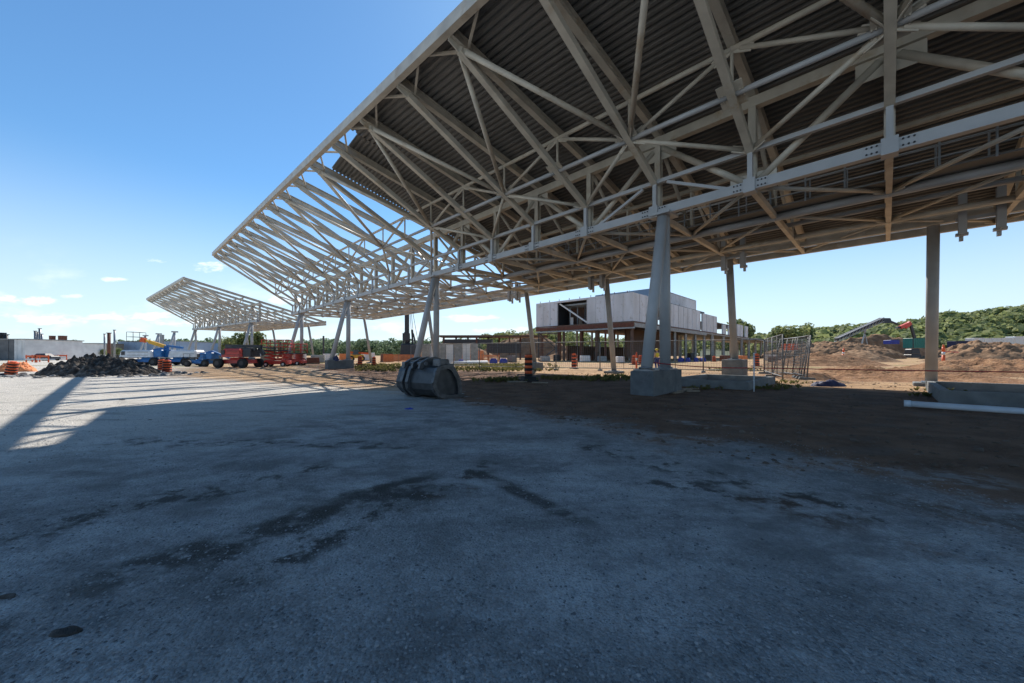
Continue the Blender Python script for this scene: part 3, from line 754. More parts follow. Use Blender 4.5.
# ------------------------------------------------------------------ bucket
def bucket():
    base = gp(430, 396.5); root = empty('excavator_bucket', base, 0, 'big dark steel excavator bucket lying on the dirt', 'bucket')
    # local: axis along x (width), profile in y-z ; rotate so the open side looks right and a little to the camera
    root.rotation_euler = (0, 0, R(-38))
    W = 1.7
    prof = [(.60, .02), (.25, .0), (-.12, .02), (-.40, .12), (-.58, .32), (-.62, .52), (-.52, .86), (-.46, 1.0), (-.22, 1.06), (.02, 1.08)]
    n = len(prof); t = .045
    def off(p, k):
        c = Vector((.1, .55)); d = (Vector(p) - c).normalized(); return (p[0] - d.x * k, p[1] - d.y * k)
    BS = M['black_steel']
    b = MB(); x0, x1 = -W/2, W/2
    vs = [(x0, *p) for p in prof] + [(x1, *p) for p in prof] + [(x0, *off(p, t)) for p in prof] + [(x1, *off(p, t)) for p in prof]
    fs = []
    for i in range(n - 1):
        fs += [(i, i+1, n+i+1, n+i), (2*n+i, 3*n+i, 3*n+i+1, 2*n+i+1), (i, 2*n+i, 2*n+i+1, i+1), (n+i, n+i+1, 3*n+i+1, 3*n+i)]
    fs += [(0, n, 3*n, 2*n), (n-1, 3*n-1, 4*n-1, 2*n-1)]
    b.add(vs, fs); b.build('shell', BS, root)
    for x0 in (-W/2 + .03, W/2 - .2):
        b = MB(); pr = [off(p, .05) for p in prof] + [(.22, .93), (.42, .62), (.5, .3)]; q = len(pr)
        vs = [(x0, *p) for p in pr] + [(x0 + .05, *p) for p in pr]
        b.add(vs, [tuple(range(q))[::-1], tuple(range(q, 2*q))] + [(i, (i+1) % q, q + (i+1) % q, q+i) for i in range(q)])
        b.build('side_plate', BS, root)
    # thick cutting rim round the open right end and the mouth
    b = MB()
    for p, q in zip(prof[:-1], prof[1:]): b.rect((W/2 + .01, *off(p, .04)), (W/2 + .01, *off(q, .04)), .14, .10, up=Vector((1, 0, 0)))
    ring = [prof[-1], (.25, .93), (.44, .62), (.52, .3), (.50, .06)]
    for p, q in zip(ring[:-1], ring[1:]): b.rect((W/2 - .1, *p), (W/2 - .1, *q), .16, .07, up=Vector((1, 0, 0)))
    b.build('cutting_rim', M['edge_steel'], root)
    for x0, ww in ((-.48, .13), (-.22, .13)):
        b = MB()
        for p, q in zip(prof[2:], prof[3:]):
            b.rect((x0, *off(p, -.045)), (x0, *off(q, -.045)), .10, ww, up=Vector((1, 0, 0)))
        b.build('wear_strip', M['edge_steel'], root)
    for x0 in (-.56, -.16, .18):
        b = MB(); pr = [(-.46, .92), (-.60, .98), (-.56, 1.16), (-.3, 1.3), (-.02, 1.36), (.2, 1.3), (.24, 1.06), (.02, 1.04)]
        m_ = len(pr); vs = [(x0, *p) for p in pr] + [(x0 + .09, *p) for p in pr]
        b.add(vs, [tuple(range(m_))[::-1], tuple(range(m_, 2*m_))] + [(i, (i+1) % m_, m_ + (i+1) % m_, m_+i) for i in range(m_)]); b.build('ear', M['edge_steel'], root)
    b = MB(); b.tube((-.6, -.38, 1.13), (.3, -.38, 1.13), .06, 12); b.build('pin', M['galv'], root)
    b = MB(); b.tube((-.6, .06, 1.2), (.3, .06, 1.2), .06, 12); b.build('pin', M['galv'], root)
    b = MB(); b.rect((-.5, -.2, 1.17), (.2, -.2, 1.17), .4, .14); b.build('bracket_plate', BS, root)
    b = MB(); b.rect((-W/2, .04, 1.08), (W/2 + .05, .04, 1.08), .22, .1); b.build('top_lip', M['edge_steel'], root)
    b = MB(); b.box((.62, -.1, 1.17), (.34, .4, .22), 0, .9, .02); b.build('lifting_lug', M['edge_steel'], root)
    b = MB(); b.box((-.75, -.3, 1.08), (.18, .3, .2), 0, .9, .02); b.build('lifting_lug', M['edge_steel'], root)
    for i in range(5):
        b = MB(); x = -W/2 + .15 + i * (W - .3) / 4
        b.prism((x, .44, .05), (x, .74, .03), [(-.06, -.04), (.06, -.04), (.06, .04), (-.06, .04)], prof1=[(-.03, -.012), (.03, -.012), (.03, .012), (-.03, .012)]); b.build('tooth', BS, root)
    root.scale = (1, 1, .9)
bucket()

# ------------------------------------------------------------------ traffic devices
def drum_proto(r0, r1, h, base_w, nb=9):
    root = empty('traffic_drum', (0, 0, 0))
    b = MB(); z = .06; st = (h - .1) / nb
    for i in range(nb):
        rr = r0 + (r1 - r0) * i / nb; r2 = r0 + (r1 - r0) * (i + 1) / nb
        b.cur = i % 2; b.tube((0, 0, z), (0, 0, z + st * .9), rr, 18, r2); b.tube((0, 0, z + st*.9), (0, 0, z + st), r2 * .955, 18); z += st
    b.cur = 0; b.tube((0, 0, z), (0, 0, z + .05), r1 * .6, 12)
    b.build('barrel', [M['orange'], M['black']], root)
    b = MB(); b.box((0, 0, .035), (base_w, base_w, .07), 0, .95, .012); b.build('rubber_base', M['black'], root)
    return root
DG = 'orange and black striped traffic drums'
dp = drum_proto(.29, .24, .95, .78)
def drum(p, label, sc=1.0, tilt=0, rz=.3, first=[True]):
    o = dp if first[0] else copy_tree(dp); first[0] = False
    o.location = p; o.scale = (sc, sc, sc) if not isinstance(sc, tuple) else (sc[0], sc[0], sc[1]); o.rotation_euler = (tilt * .3, tilt, rz)
    tag(o, label, 'traffic drum', DG)
drum(gp(162, 370.5), 'rear drum of the pair right of the black spoil heap', .93)
drum(gp(167, 372.5), 'front drum of the pair right of the black spoil heap', .93)
drum(gp(10.5, 375), 'tilted striped drum in front of the orange netting at far left', .9, .22)
drum(gp(360, 366.5), 'left one of two drums beyond the shade, left of the bucket', (.85, 1.15))
drum(gp(374, 366), 'right one of two drums beyond the shade, left of the bucket', (.75, 1.05))
drum(gp(574, 368.5), 'striped drum behind the mesh fence, left of the brown rear column', (.8, 1.45))
drum(at(634.5, 44), 'left drum of two beside the nearest leg pair', 1.2)
drum(at(641, 46), 'drum half hidden behind the inclined leg of the nearest pair', 1.2)
drum(gp(756.5, 366.5), 'striped drum behind the fence, right of the pedestal column', (1.0, 1.4))
drum(at(714, 62), 'small far drum between the pedestal column and the leg pair', 1.0)
drum(at(349.5, 44), 'dark shaded drum beside the third leg pair', 1.0)
# channelizer with square base
p = gp(528.5, 381.5); r = empty('channelizer_post', p, .25, 'slim orange channelizer, its shaded white bands coloured black, on a square weighted base, right of the bucket', 'channelizer')
b = MB(); z = .26; 
for i in range(8):
    b.cur = 1 - i % 2 if True else 0
    b.tube((0, 0, z), (0, 0, z + .125), .185, 20, .18); z += .125
b.cur = 1; b.tube((0, 0, z), (0, 0, z + .02), .17, 20)
b.build('barrel', [M['orange'], M['black']], r)  # black bands: reflective white with its shade put into the colour
b = MB(); b.box((0, 0, .15), (.62, .62, .2), 0, .92, .03); b.box((0, 0, .05), (.78, .78, .07), 0, 1, .02); b.build('weighted_base', M['black'], r)
b = MB(); b.box(gp(517, 382.3) + Vector((0, 0, .03)), (.9, .3, .05), .1); b.box(gp(540, 383.2) + Vector((0, 0, .03)), (.7, .25, .05), -.2)
tag(b.build('timber_board', M['wood']), 'grey boards lying flat beside the channelizer base', 'board')
# delineators
def delin(p, label, h=1.15, tilt=0, r0=.06, first=[None]):
    r = empty('delineator_post', p, 0, label, 'delineator', 'orange delineator posts')
    r.rotation_euler = (0, tilt, 0)
    b = MB(); b.tube((0, 0, 0), (0, 0, h * .55), r0, 12, r0 * .9); b.cur = 1; b.tube((0, 0, h * .55), (0, 0, h * .68), r0 * .95, 12); b.cur = 0; b.tube((0, 0, h*.68), (0, 0, h * .9), r0 * .88, 12); b.tube((0, 0, h*.9), (0, 0, h), r0 * .5, 10)
    b.build('post', [M['orange'], M['white']], r)
    b = MB(); b.tube((0, 0, 0), (0, 0, .06), r0 * 2.6, 12, r0 * 2); b.build('base', M['black'], r)
delin(gp(636.5, 370.5), 'orange post just left of the nearest inclined leg', 1.45, 0, .08)
delin(gp(660.5, 366.5), 'orange post between the two nearest legs', 1.8, 0, .12)
delin(gp(613.5, 366), 'thin orange post beside the rear column in front of the building', 1.3, 0, .07)
delin(at(842, 47, .35), 'tilted orange post on the brown heap right of the fence', 1.75, .14, .12)
delin(gp(943.5, 367.5), 'orange post just right of the rightmost column', 2.2, 0, .13)
delin(gp(577, 366), 'thin orange post left of the drum behind the fence', 1.2, 0, .05)
# ------------------------------------------------------------------ fences
def panel_proto(Lp=3.3, H=2.25):
    root = empty('fence_panel', (0, 0, 0))
    b = MB()
    for x in (0, Lp): b.tube((x, 0, .05), (x, 0, H), .032, 8)
    for z in (.2, H): b.tube((0, 0, z), (Lp, 0, z), .028, 8)
    b.tube((Lp/2, 0, .2), (Lp/2, 0, H), .02, 8)
    b.build('frame', M['fence'], root)
    b = MB(); n = 22
    for i in range(1, n): x = Lp * i / n; b.rect((x, 0, .2), (x, 0, H), .008, .008)
    for z in [.2 + (H - .2) * i / 14 for i in range(1, 14)]: b.rect((0, 0, z), (Lp, 0, z), .008, .008)
    b.build('mesh', M['fence'], root)
    b = MB(); b.box((0, 0, .06), (.25, .7, .12), 0, .85); b.build('foot', M['concrete_dark'], root)
    return root
pp = panel_proto(); pf = [True]
def fence(pts, labels):
    it = iter(labels)
    for a, c in zip(pts[:-1], pts[1:]):
        d = c - a; n = max(1, round(d.length / 3.3)); ang = math.atan2(d.y, d.x)
        for i in range(n):
            o = pp if pf[0] else copy_tree(pp); pf[0] = False
            o.location = a + d * i / n; o.rotation_euler = (0, 0, ang); o.scale = (d.length / n / 3.3 * .995, 1, 1)
            tag(o, next(it), 'fence panel', 'temporary mesh fence panels')
fl = ['mesh panel at the left end of the fence, beyond the bucket', 'second mesh panel from the left, behind the bucket rim', 'mesh panel behind the grass, left of the channelizer', 'mesh panel right behind the striped channelizer', 'mesh panel in front of the blue bundles by the rear column',
      'mesh panel left of the drum behind the fence', 'mesh panel right of the drum behind the fence', 'mesh panel directly left of the nearest leg pair', 'mesh panel directly right of the nearest leg pair',
      'mesh panel left of the pedestal column', 'mesh panel right of the pedestal column', 'end panel turning toward the viewer at the fence corner', 'last mesh panel at the right end, nearest the viewer', 'mesh panel behind the pedestal', 'mesh panel by the corner', 'mesh panel beside the corner', 'spare mesh panel by the corner']
fence([Vector((-11.0, 40, 0)), Vector((-2.9, 33, 0)), Vector((16.6, 24.2, 0)), Vector((13.1, 17.8, 0))], fl)
# panels leaning together at the corner
for i in range(3):
    o = copy_tree(pp); o.location = (14.9 + i * .22, 18.6 + i * .5, 0); o.rotation_euler = (R(4 + 3*i), 0, R(62 + 6 * i)); tag(o, ['front', 'middle', 'rear'][i] + ' one of three spare panels leaning together at the fence end', 'fence panel', 'temporary mesh fence panels')
a0 = at(383, 58); a1 = at(500, 54); r = empty('safety_net_fence', a0, 0, 'low orange safety net fence on stakes beyond the bucket', 'net fence')
dv = a1 - a0
for i in range(8):
    q = dv * (i / 7); b = MB(); b.rect(q, q + Vector((0, 0, 1.35)), .06, .06); b.build('stake', M['wood'], r)
b = MB()
for z in [.15 + .13 * i for i in range(9)]: b.rect(Vector((0, 0, z)), dv + Vector((0, 0, z + .05 * math.sin(z * 9))), .02, .07)
for i in range(90): q = dv * (i / 89); b.rect(q + Vector((0, 0, .15)), q + Vector((0, 0, 1.2)), .04, .02)
b.build('net', M['net'], r)
# rope and stake
sk = gp(754, 391.5); r = empty('rope_stake', sk, 0, 'thin pale stake holding the red rope in front of the concrete basin', 'stake')
b = MB(); b.tube((0, 0, -.05), (0, 0, 1.3), .022, 8); b.build('rod', M['pvc'], r)
b = MB(); b.tube((0, 0, 1.28), (0, 0, 1.34), .032, 8); b.build('cap', M['white'], r)
b = MB()
A = FR(0, -.9, 1.02 - EYE, -.3); B = Vector((sk.x, sk.y, .82)); E = Vector((18.2, 7.6, .86))
def sag(a, c, n, s):
    return [a.lerp(c, i / n) - Vector((0, 0, s * 4 * (i/n) * (1 - i/n))) for i in range(n + 1)]
pts = sag(A, B, 10, .06) + sag(B, E, 14, .03)[1:]
for a, c in zip(pts[:-1], pts[1:]): b.tube(a, c, .018, 6)
tag(b.build('barrier_rope', M['rope']), 'dark red rope strung from the nearest legs past the stake to the right', 'rope')
# ------------------------------------------------------------------ concrete basins
def basin(c0, la, lb, label, h=.3, t=.22):
    d1 = -FR.d1 if la < 0 else FR.d1; la = abs(la); d2 = FR.d2; root = empty('concrete_basin', c0, 0, label, 'concrete basin')
    def wall(a, c):
        b = MB(); a, c = Vector(a), Vector(c); b.prism(a, c, [(-t/2, -.05), (t/2, -.05), (t/2 * .8, h), (-t/2 * .8, h)]); b.build('wall', M['concrete_dark'], root)
    o = Vector((0, 0, 0)); e = t / 2
    wall(o - d1 * e, d1 * (la + e)); wall(d2 * lb - d1 * e, d2 * lb + d1 * (la + e)); wall(d2 * e, d2 * (lb - e)); wall(d1 * la + d2 * e, d1 * la + d2 * (lb - e))
    b = MB(); vs = [o, d1 * la, d1 * la + d2 * lb, d2 * lb]; vs = [v + Vector((0, 0, .03)) for v in vs]; vs += [v - Vector((0, 0, .1)) for v in vs]
    b.add(vs, [(0, 1, 2, 3), (7, 6, 5, 4), (0, 4, 5, 1), (1, 5, 6, 2), (2, 6, 7, 3), (3, 7, 4, 0)]); b.build('floor_slab', M['concrete_dark'], root)
basin(gp(746, 390), 2.7, 4.3, 'low open concrete basin beside the nearest footing')
basin(gp(945, 402.5), -6.0, 4.7, 'low open concrete basin at the right edge behind the white pipe', .33)
b = MB(); a = gp(904, 406.5); d = -FR.d1; a.z = .075; b.tube(a, a + d * 5.5, .072, 16); b.tube(a - d*.001, a + d * .12, .085, 16)
tag(b.build('plastic_pipe', M['pvc']), 'long pale blue plastic pipe lying in front of the right basin', 'pipe')
a = at(944, 66, 1.75); c = at(1010, 74, 1.5); b = MB()
for i in range(8): b.rect(a.lerp(c, i/8) - Vector((0, 0, .12 * math.sin(i/8*math.pi))), a.lerp(c, (i+1)/8) - Vector((0, 0, .12 * math.sin((i+1)/8*math.pi))), .03, .16)
for t in (0, .33, .66, 1): q = a.lerp(c, t); b.rect((q.x, q.y, 0), (q.x, q.y, q.z + .05), .06, .06)
tag(b.build('barrier_tape', M['red']), 'red barrier tape on stakes across the tan track, right of the rightmost column', 'tape')
# wood scraps, cloth
for i, (px, py, l, a) in enumerate(((683, 391.5, .9, .5), (690, 389.5, .8, .35), (678, 393.2, .6, .7), (693, 391.8, .5, .2))):
    b = MB(); c = gp(px, py); b.box((0, 0, .03), (l, .09, .05), 0, 1, .006); o = b.build('scrap_board', M['wood']); o.location = (c.x, c.y, 0); o.rotation_euler = (0, 0, a)
    tag(o, ['longest scrap board lying at the foot of the nearest footing', 'scrap board behind the longest one by the footing', 'short scrap board nearest the footing corner', 'small scrap board at the right of the pile by the footing'][i], 'scrap wood', 'scrap boards by the footing')
def lump(name, c, rx, ry, h, mat, label, cat, seed, rz=0):
    return mound(name, c.x, c.y, rx, ry, h, seed, mat, label, cat, .35, rz, 26, .6, ang=False)
lump('plastic_sheet', gp(828, 386), .75, .3, .2, M['navy'], 'crumpled dark plastic sheet on the dirt before the red rope', 'sheet', 41)
lump('plastic_sheet', gp(409, 409), .12, .05, .03, M['blueplastic'], 'small crushed blue scrap in front of the bucket', 'litter', 42)
for i, (px, py, rx) in enumerate(((66, 632, .10), (78, 650, .03), (70, 662, .02), (8, 596, .06), (122, 400, .11), (150, 420, .07))):
    c = gp(px, py); lump('mud_clod', c, rx * .75, rx * .34, rx * .16, M['spoil'], ['dark mud clod in the lower left foreground', 'small dark crumb below the foreground mud clod', 'tiniest dark crumb below the foreground mud clod', 'dark clod at the left picture edge', 'dark clod on the sunlit yard before the black heap', 'dark crumb in the beam shadow on the yard'][i], 'mud clod', 50 + i)
r5 = random.Random(12)
for i in range(10):
    pass
# ------------------------------------------------------------------ orange netting heap, barriers
mound('netting_heap', *gp(15, 371.5).xy, 1.5, .9, .62, 61, M['net'], 'crumpled heap of orange safety netting at far left', 'netting', .3, 0, 50, .8)
for i, (px, py, w) in enumerate(((31.5, 362.5, 1.6), (36, 362, 1.2), (42, 362.5, 2.0), (52, 360.5, 2.4), (62, 360, 2.0))):
    c = gp(px, py); r = empty('road_barrier', c, 0, ['leftmost orange board barrier before the grey shed', 'narrow orange board barrier, second from the left', 'widest orange board barrier, third from the left', 'orange board barrier below the white shed end', 'rightmost orange board barrier above the black heap'][i], 'barrier', 'small orange barriers in the distance')
    for x in (-w/2, w/2): b = MB(); b.rect((x, 0, 0), (x, 0, 1.15), .12, .12); b.build('leg', M['orange'], r)
    b = MB(); b.box((0, -.08, .95), (w, .05, .28)); b.cur = 1; b.box((0, -.08, .5), (w, .05, .2)); b.build('board', [M['orange'], M['white']], r)

# ------------------------------------------------------------------ machines
def wheel(root, x, y, r, w, rim=M['white']):
    b = MB(); b.tube((x, y - w/2, r), (x, y + w/2, r), r, 18); o = b.build('wheel', M['black'], root)
    b = MB(); b.tube((x, y - w/2 - .02, r), (x, y + w/2 + .02, r), r * .5, 12); b.build('rim', rim, o)
def boom_lift(loc, rz, hood, base, boom, label, group, spec='low', sc=1.0, hl=3.3):
    r = empty('boom_lift', loc, rz, label, 'boom lift', group); r.scale = (sc,) * 3
    b = MB(); b.box((0, 0, .58), (2.7, 1.4, .34), 0, .96, .05); b.box((0, 0, .84), (1.1, 1.1, .2), 0, .9, .04); b.build('chassis', base, r)
    for x in (-1.2, 1.2):
        for y in (-.95, .95): wheel(r, x, y, .43, .32, M['dark'])
        b = MB(); b.rect((x, -.9, .43), (x, .9, .43), .14, .14); b.build('axle', M['dark'], r)
    hx = -hl / 2 + .9
    b = MB(); b.box((hx, 0, 1.38), (hl, 1.6, .8), 0, .93, .14); b.build('counterweight_hood', hood, r)
    b = MB()
    b.box((hx - hl*.36, -.785, 1.42), (.36, .05, .42)); b.build('vent_panel', M['dark'], r)
    for q in (1.2, 1.55): b = MB(); b.box((hx + .25, -.79, q), (hl * .6, .03, .035)); b.build('hood_groove', M['dark'], r)
    b = MB(); b.box((1.25, 0, 1.4), (.9, 1.2, .8), 0, .95, .06); b.build('turntable', M['dark'] if spec == 'low' else base, r)
    if spec == 'low':
        b = MB(); b.rect((-1.4, .1, 2.05), (2.2, .1, 2.0), .26, .26); b.rect((-1.0, -.32, 1.9), (2.0, -.32, 1.7), .2, .22); b.rect((1.9, .1, 2.05), (2.4, .1, 1.2), .22, .3); b.build('boom', boom, r)
        b = MB(); b.rect((2.1, .1, 1.95), (3.6, .1, 1.75), .12, .13); b.build('jib', boom, r); bx = 3.9; bz = 1.3
    elif spec == 'up':
        b = MB(); b.rect((1.5, .1, .9), (1.5, .1, 2.3), .3, .34); b.rect((1.5, .1, 2.3), (-.3, .1, 2.05), .2, .24); b.build('riser', base, r)
        b = MB(); b.rect((1.6, .1, 2.15), (3.4, .1, 2.75), .2, .38); b.rect((3.4, .1, 2.75), (3.9, .1, 2.95), .14, .2); b.build('boom', boom, r)
        b = MB(); b.rect((3.8, .1, 2.9), (4.3, .1, 3.0), .3, .5); b.build('jib', M['orange'], r); bx = 4.9; bz = 2.75
    else:
        b = MB(); b.rect((-.6, .1, 1.5), (1.2, .1, 1.95), .24, .28); b.rect((1.2, .1, 1.95), (3.6, .1, 1.1), .2, .24); b.build('boom', boom, r)
        b = MB(); b.rect((3.5, .1, 1.15), (4.1, .1, .7), .14, .16); b.build('jib', boom, r); bx = 4.6; bz = .25
    b = MB(); t = .022
    for z in (bz, bz + .55, bz + 1.1):
        for (x0, y0, x1, y1) in ((-.35, -.8, .35, -.8), (.35, -.8, .35, .8), (.35, .8, -.35, .8), (-.35, .8, -.35, -.8)): b.tube((bx+x0, y0, z), (bx+x1, y1, z), t, 6)
    for x in (-.35, .35):
        for y in (-.8, 0, .8): b.tube((bx+x, y, bz), (bx+x, y, bz+1.1), t, 6)
    b.box((bx, 0, bz), (.75, 1.6, .05)); b.build('work_basket', M['dark'], r)
    return r
BG = 'self-propelled boom lifts parked at left'
boom_lift(gp(150, 365.5), R(4), M['whitebody'], M['blue'], M['blue'], 'leftmost lift with long white hood and lowered blue boom', BG, 'fold', .98, 3.6)
boom_lift(gp(181, 365.3), R(184), M['whitebody'], M['blue'], M['yellow'], 'lift with white hood and raised yellow boom behind the striped drum pair', BG, 'up', .98, 3.2)
boom_lift(gp(203, 366.5), R(-4), M['blue'], M['blue'], M['blue'], 'low all blue lift with folded arm between the white and the red one', BG, 'fold', .8, .9)
boom_lift(gp(239, 367.5), R(-5), M['red'], M['red'], M['dark'], 'red lift with a black folded boom on the tan dirt', BG, 'low', 1.02, 2.1)
# blue crane post
def scissor(loc, rz, label, sc=1.0, up=.9):
    r = empty('scissor_lift', loc, rz, label, 'scissor lift', 'red scissor lifts beside the red boom lift'); r.scale = (sc,) * 3
    b = MB(); b.box((0, 0, .42), (2.4, 1.1, .34), 0, 1, .03); b.build('chassis', M['red'], r)
    for x in (-.8, .8):
        for y in (-.55, .55): wheel(r, x, y, .24, .2)
    b = MB(); z = .6
    for i in range(3):
        for y in (-.4, .4): b.rect((-1, y, z), (1, y, z + up/3), .06, .09); b.rect((1, y, z), (-1, y, z + up/3), .06, .09)
        z += up / 3
    b.build('scissor_arms', M['red'], r)
    b = MB(); b.box((0, 0, z + .06), (2.5, 1.15, .12))
    b.build('platform', M['dark'], r)
    b = MB()
    for h in (.45, .8, 1.15):
        for y in (-.55, .55): b.tube((-1.22, y, z + h), (1.22, y, z + h), .035, 6)
        for x in (-1.22, 1.22): b.tube((x, -.55, z + h), (x, .55, z + h), .035, 6)
    for x in (-1.22, -.4, .4, 1.22):
        for y in (-.55, .55): b.tube((x, y, z + .1), (x, y, z + 1.15), .035, 6)
    b.build('guard_rails', M['red'], r)
scissor(gp(277, 366.5), R(10), 'left red scissor lift with its platform slightly raised', 1.0, 1.0)
scissor(gp(294, 365.3), R(-4), 'right red scissor lift before the rear legs of the far canopy', 1.0, .7)
# telehandler
loc = gp(357, 361.5); r = empty('telehandler', loc, R(20), 'orange and yellow telehandler beyond the third leg pair', 'telehandler'); r.scale = (.7, .7, .8)
b = MB(); b.box((0, 0, 1.1), (3.4, 1.7, .8), 0, .92, .08); b.build('body', M['yellow'], r)
b = MB(); b.box((-.2, -.4, 2.0), (1.3, .9, 1.1), 0, .85, .06); b.build('cab', M['glassdark'], r)
b = MB(); b.rect((-1.8, .4, 2.0), (3.0, .4, 1.7), .3, .4); b.build('boom', M['orange'], r)
b = MB(); b.box((3.2, .4, 1.3), (.15, 1.4, 1.0)); b.build('fork_carriage', M['dark'], r)
for x in (-1.2, 1.2):
    for y in (-.85, .85): wheel(r, x, y, .62, .4, M['yellow'])
# pile rig
loc = at(407.5, 80); r = empty('drilling_rig', loc, R(10), 'dark drilling rig with a tall black mast behind the second leg pair', 'drilling rig')
b = MB(); b.box((0, 0, .6), (5, 3.4, 1.0), 0, .95, .1); b.build('crawler_base', M['dark'], r)
b = MB(); b.box((.4, 0, 2.3), (3.6, 2.8, 2.3), 0, .93, .15); b.build('cab_house', M['dark'], r)
b = MB(); b.rect((-.1, 0, 1.5), (-.1, 0, 14.5), .9, .9, up=Vector((0, 1, 0)))
b.build('mast', M['dark'], r)
b = MB()
for i in range(4): b.rect((-.9 + .45*i, -.7, 3.2), (-.5 + .3*i, -.6, 6.4 - .4 * abs(i-1)), .3, .3)
b.box((-.2, -.6, 5.0), (1.5, .6, 1.6)); b.build('drill_head', M['dark'], r)
b = MB()
for x0, x1 in ((1.0, .3), (1.5, .4), (2.4, .45)): b.tube((x0, 0, 3.0), (x1, 0, 14.2), .05, 5)
b.rect((1.1, 0, 3), (1.0, 0, 6.6), .35, .35); b.rect((1.9, 0, 3), (1.2, 0, 5.8), .3, .3)
b.build('stay_cables', M['dark'], r)
# conveyor at right
loc = at(850, 128); r = empty('conveyor', loc, 0, 'long inclined grey conveyor in front of the wooded hill', 'conveyor')
a = at(836, 128, hz(342, 128)) - loc; c = at(882, 128, hz(321.5, 128)) - loc
b = MB()
for dy in (-.7, .7):
    for dz in (0, 1.3): b.rect(a + Vector((0, dy, dz)), c + Vector((0, dy, dz)), .22, .22)
    n = 14
    for i in range(n):
        p0 = a.lerp(c, i/n) + Vector((0, dy, 0)); p1 = a.lerp(c, (i+1)/n) + Vector((0, dy, 1.3)); b.rect(p0, p1, .12, .12)
b.build('frame', M['galv'], r)
b = MB(); b.rect(a + Vector((0, 0, 1.25)), c + Vector((0, 0, 1.25)), 1.1, .12); b.rect(a + Vector((0, 0, .7)), c + Vector((0, 0, .7)), 1.15, .5); b.build('belt', M['dark'], r)
b = MB(); b.box(c + Vector((1.2, 0, .3)), (3.4, 1.6, 1.7), 0, .8, .2); b.rect(c + Vector((2.5, 0, .2)), c + Vector((5.5, 0, -1.0)), .5, .5); b.build('head_chute', M['dark'], r)
b = MB(); b.rect((at(858, 128, 0) - loc), (at(866, 128, hz(329, 128)) - loc), .3, .3); b.rect((at(870, 128, 0) - loc), (at(864, 128, hz(330, 128)) - loc), .3, .3); b.build('support_leg', M['galv'], r)
# red excavator behind mounds
loc = at(903, 122); r = empty('excavator', loc, 0, 'red excavator arm raised beside the top of the conveyor', 'excavator')
b = MB(); b.rect((at(910, 122, hz(323, 122)) - loc), (at(900, 122, hz(327.5, 122)) - loc), .9, 1.0); b.rect((at(910, 122, hz(323, 122)) - loc), (at(905, 122, hz(327, 122)) - loc), .6, 1.3); b.build('arm', M['red'], r)
b = MB(); b.rect((at(910, 122, hz(323, 122)) - loc), (at(917, 122, 4) - loc), .5, .7); b.build('main_boom', M['dark'], r)
b = MB(); b.box(at(898, 122, hz(327.5, 122)) - loc, (1.4, 1.0, .6), .2, .7, .1); b.build('digging_bucket', M['dark'], r)
b = MB(); b.box((5.2, 2, 2.2), (3, 2.6, 1.6), 0, .9, .2); b.box((5.2, 2, .6), (3.4, 3.0, 1.2), 0, .95, .2); b.build('body', M['dark'], r)

# containers and bundles
def container(px0, px1, Y, y0, y1, mat, name, label, cat, depth=2.5, group=None, base=0.0):
    a = at(px0, Y); c = at(px1, Y); w = c.x - a.x; zt = hz(y0, Y); zb = max(base, hz(y1, Y)) if base is not None else hz(y1, Y)
    h = zt - zb
    r = empty(name, ((a.x + c.x)/2, Y, zb), 0, label, cat, group)
    b = MB(); b.box((0, depth/2, h/2), (w, depth, h), 0, 1, .05)
    b.build('shell', mat, r)
    b = MB(); n = max(3, int(w / .45))
    for i in range(n): b.box((-w/2 + (i+.5)*w/n, -.03, h/2), (w/n*.45, .06, h*.9))
    b.build('rib_panel', mat, r)
    b = MB()
    for x in (-w/2, w/2): b.box((x, -.02, h/2), (.14, .12, h + .02))
    b.box((0, -.02, h), (w, .13, .12)); b.build('corner_frame', M['dark'] if mat in (M['green_can'], M['navy'], M['dark']) else mat, r)
    return r
CGp = 'containers and wrapped bundles at far right'
container(913, 928, 95, 338, 348, M['green_can'], 'cargo_container', 'green container just left of the rightmost column', 'container', base=0)
container(956, 973, 118, 341, 348, M['navy'], 'cargo_container', 'low navy container left of the white bundles', 'container', base=0)
for i, (x0, x1, y0) in enumerate(((974, 984, 338), (985, 992, 338.3), (993, 1002, 338.2), (1003, 1014, 338), (1015, 1030, 336.5))):
    container(x0, x1, 125, y0, 344.5, M['white'], 'wrapped_bundle', ['leftmost white wrapped bundle beside the navy container', 'narrow white wrapped bundle, second from the left', 'white wrapped bundle in the middle of its row', 'wide white wrapped bundle, fourth from the left', 'tallest white wrapped bundle at the picture edge'][i], 'bundle', 2.5, 'white wrapped bundles in a row', base=0)
container(891.5, 899, 110, 340, 344, M['blueplastic'], 'skip_bin', 'small blue skip on the brown bank below the conveyor', 'skip', base=0)
container(783, 797, 75, 344, 350, M['orange'], 'jersey_barrier', 'orange and white barrier row right of the fence corner', 'barrier', .6, base=0)
container(487, 520.5, 62, 344, 353, M['dark'], 'storage_container', 'long dark container under the low concrete frame', 'container', base=0)
# precast panel wall
loc = at(448, 48); r = empty('panel_stack', loc, 0, 'row of upright pale grey wall panels behind the bucket', 'wall panels')
for i in range(7):
    b = MB(); w = 1.05; x = (at(421.5, 48).x - loc.x) + .55 + i * 1.06
    b.box((x, .0, 1.32 + .03 * (i % 3)), (w * .94, .22, 2.6), 0, 1, .02)
    for q in (.7, 1.9): b.box((x, -.13, q), (w * .8, .05, .08))
    b.build('panel', [M['concrete'], M['lblock']][i % 2], r)
b = MB(); 
for x in (-3.2, -1, 1.2, 3.2): b.rect((x, .2, 0), (x, .9, .1), .1, .1); b.rect((x, .9, 0), (x, .12, 2.3), .08, .08)
b.build('prop', M['galv'], r)
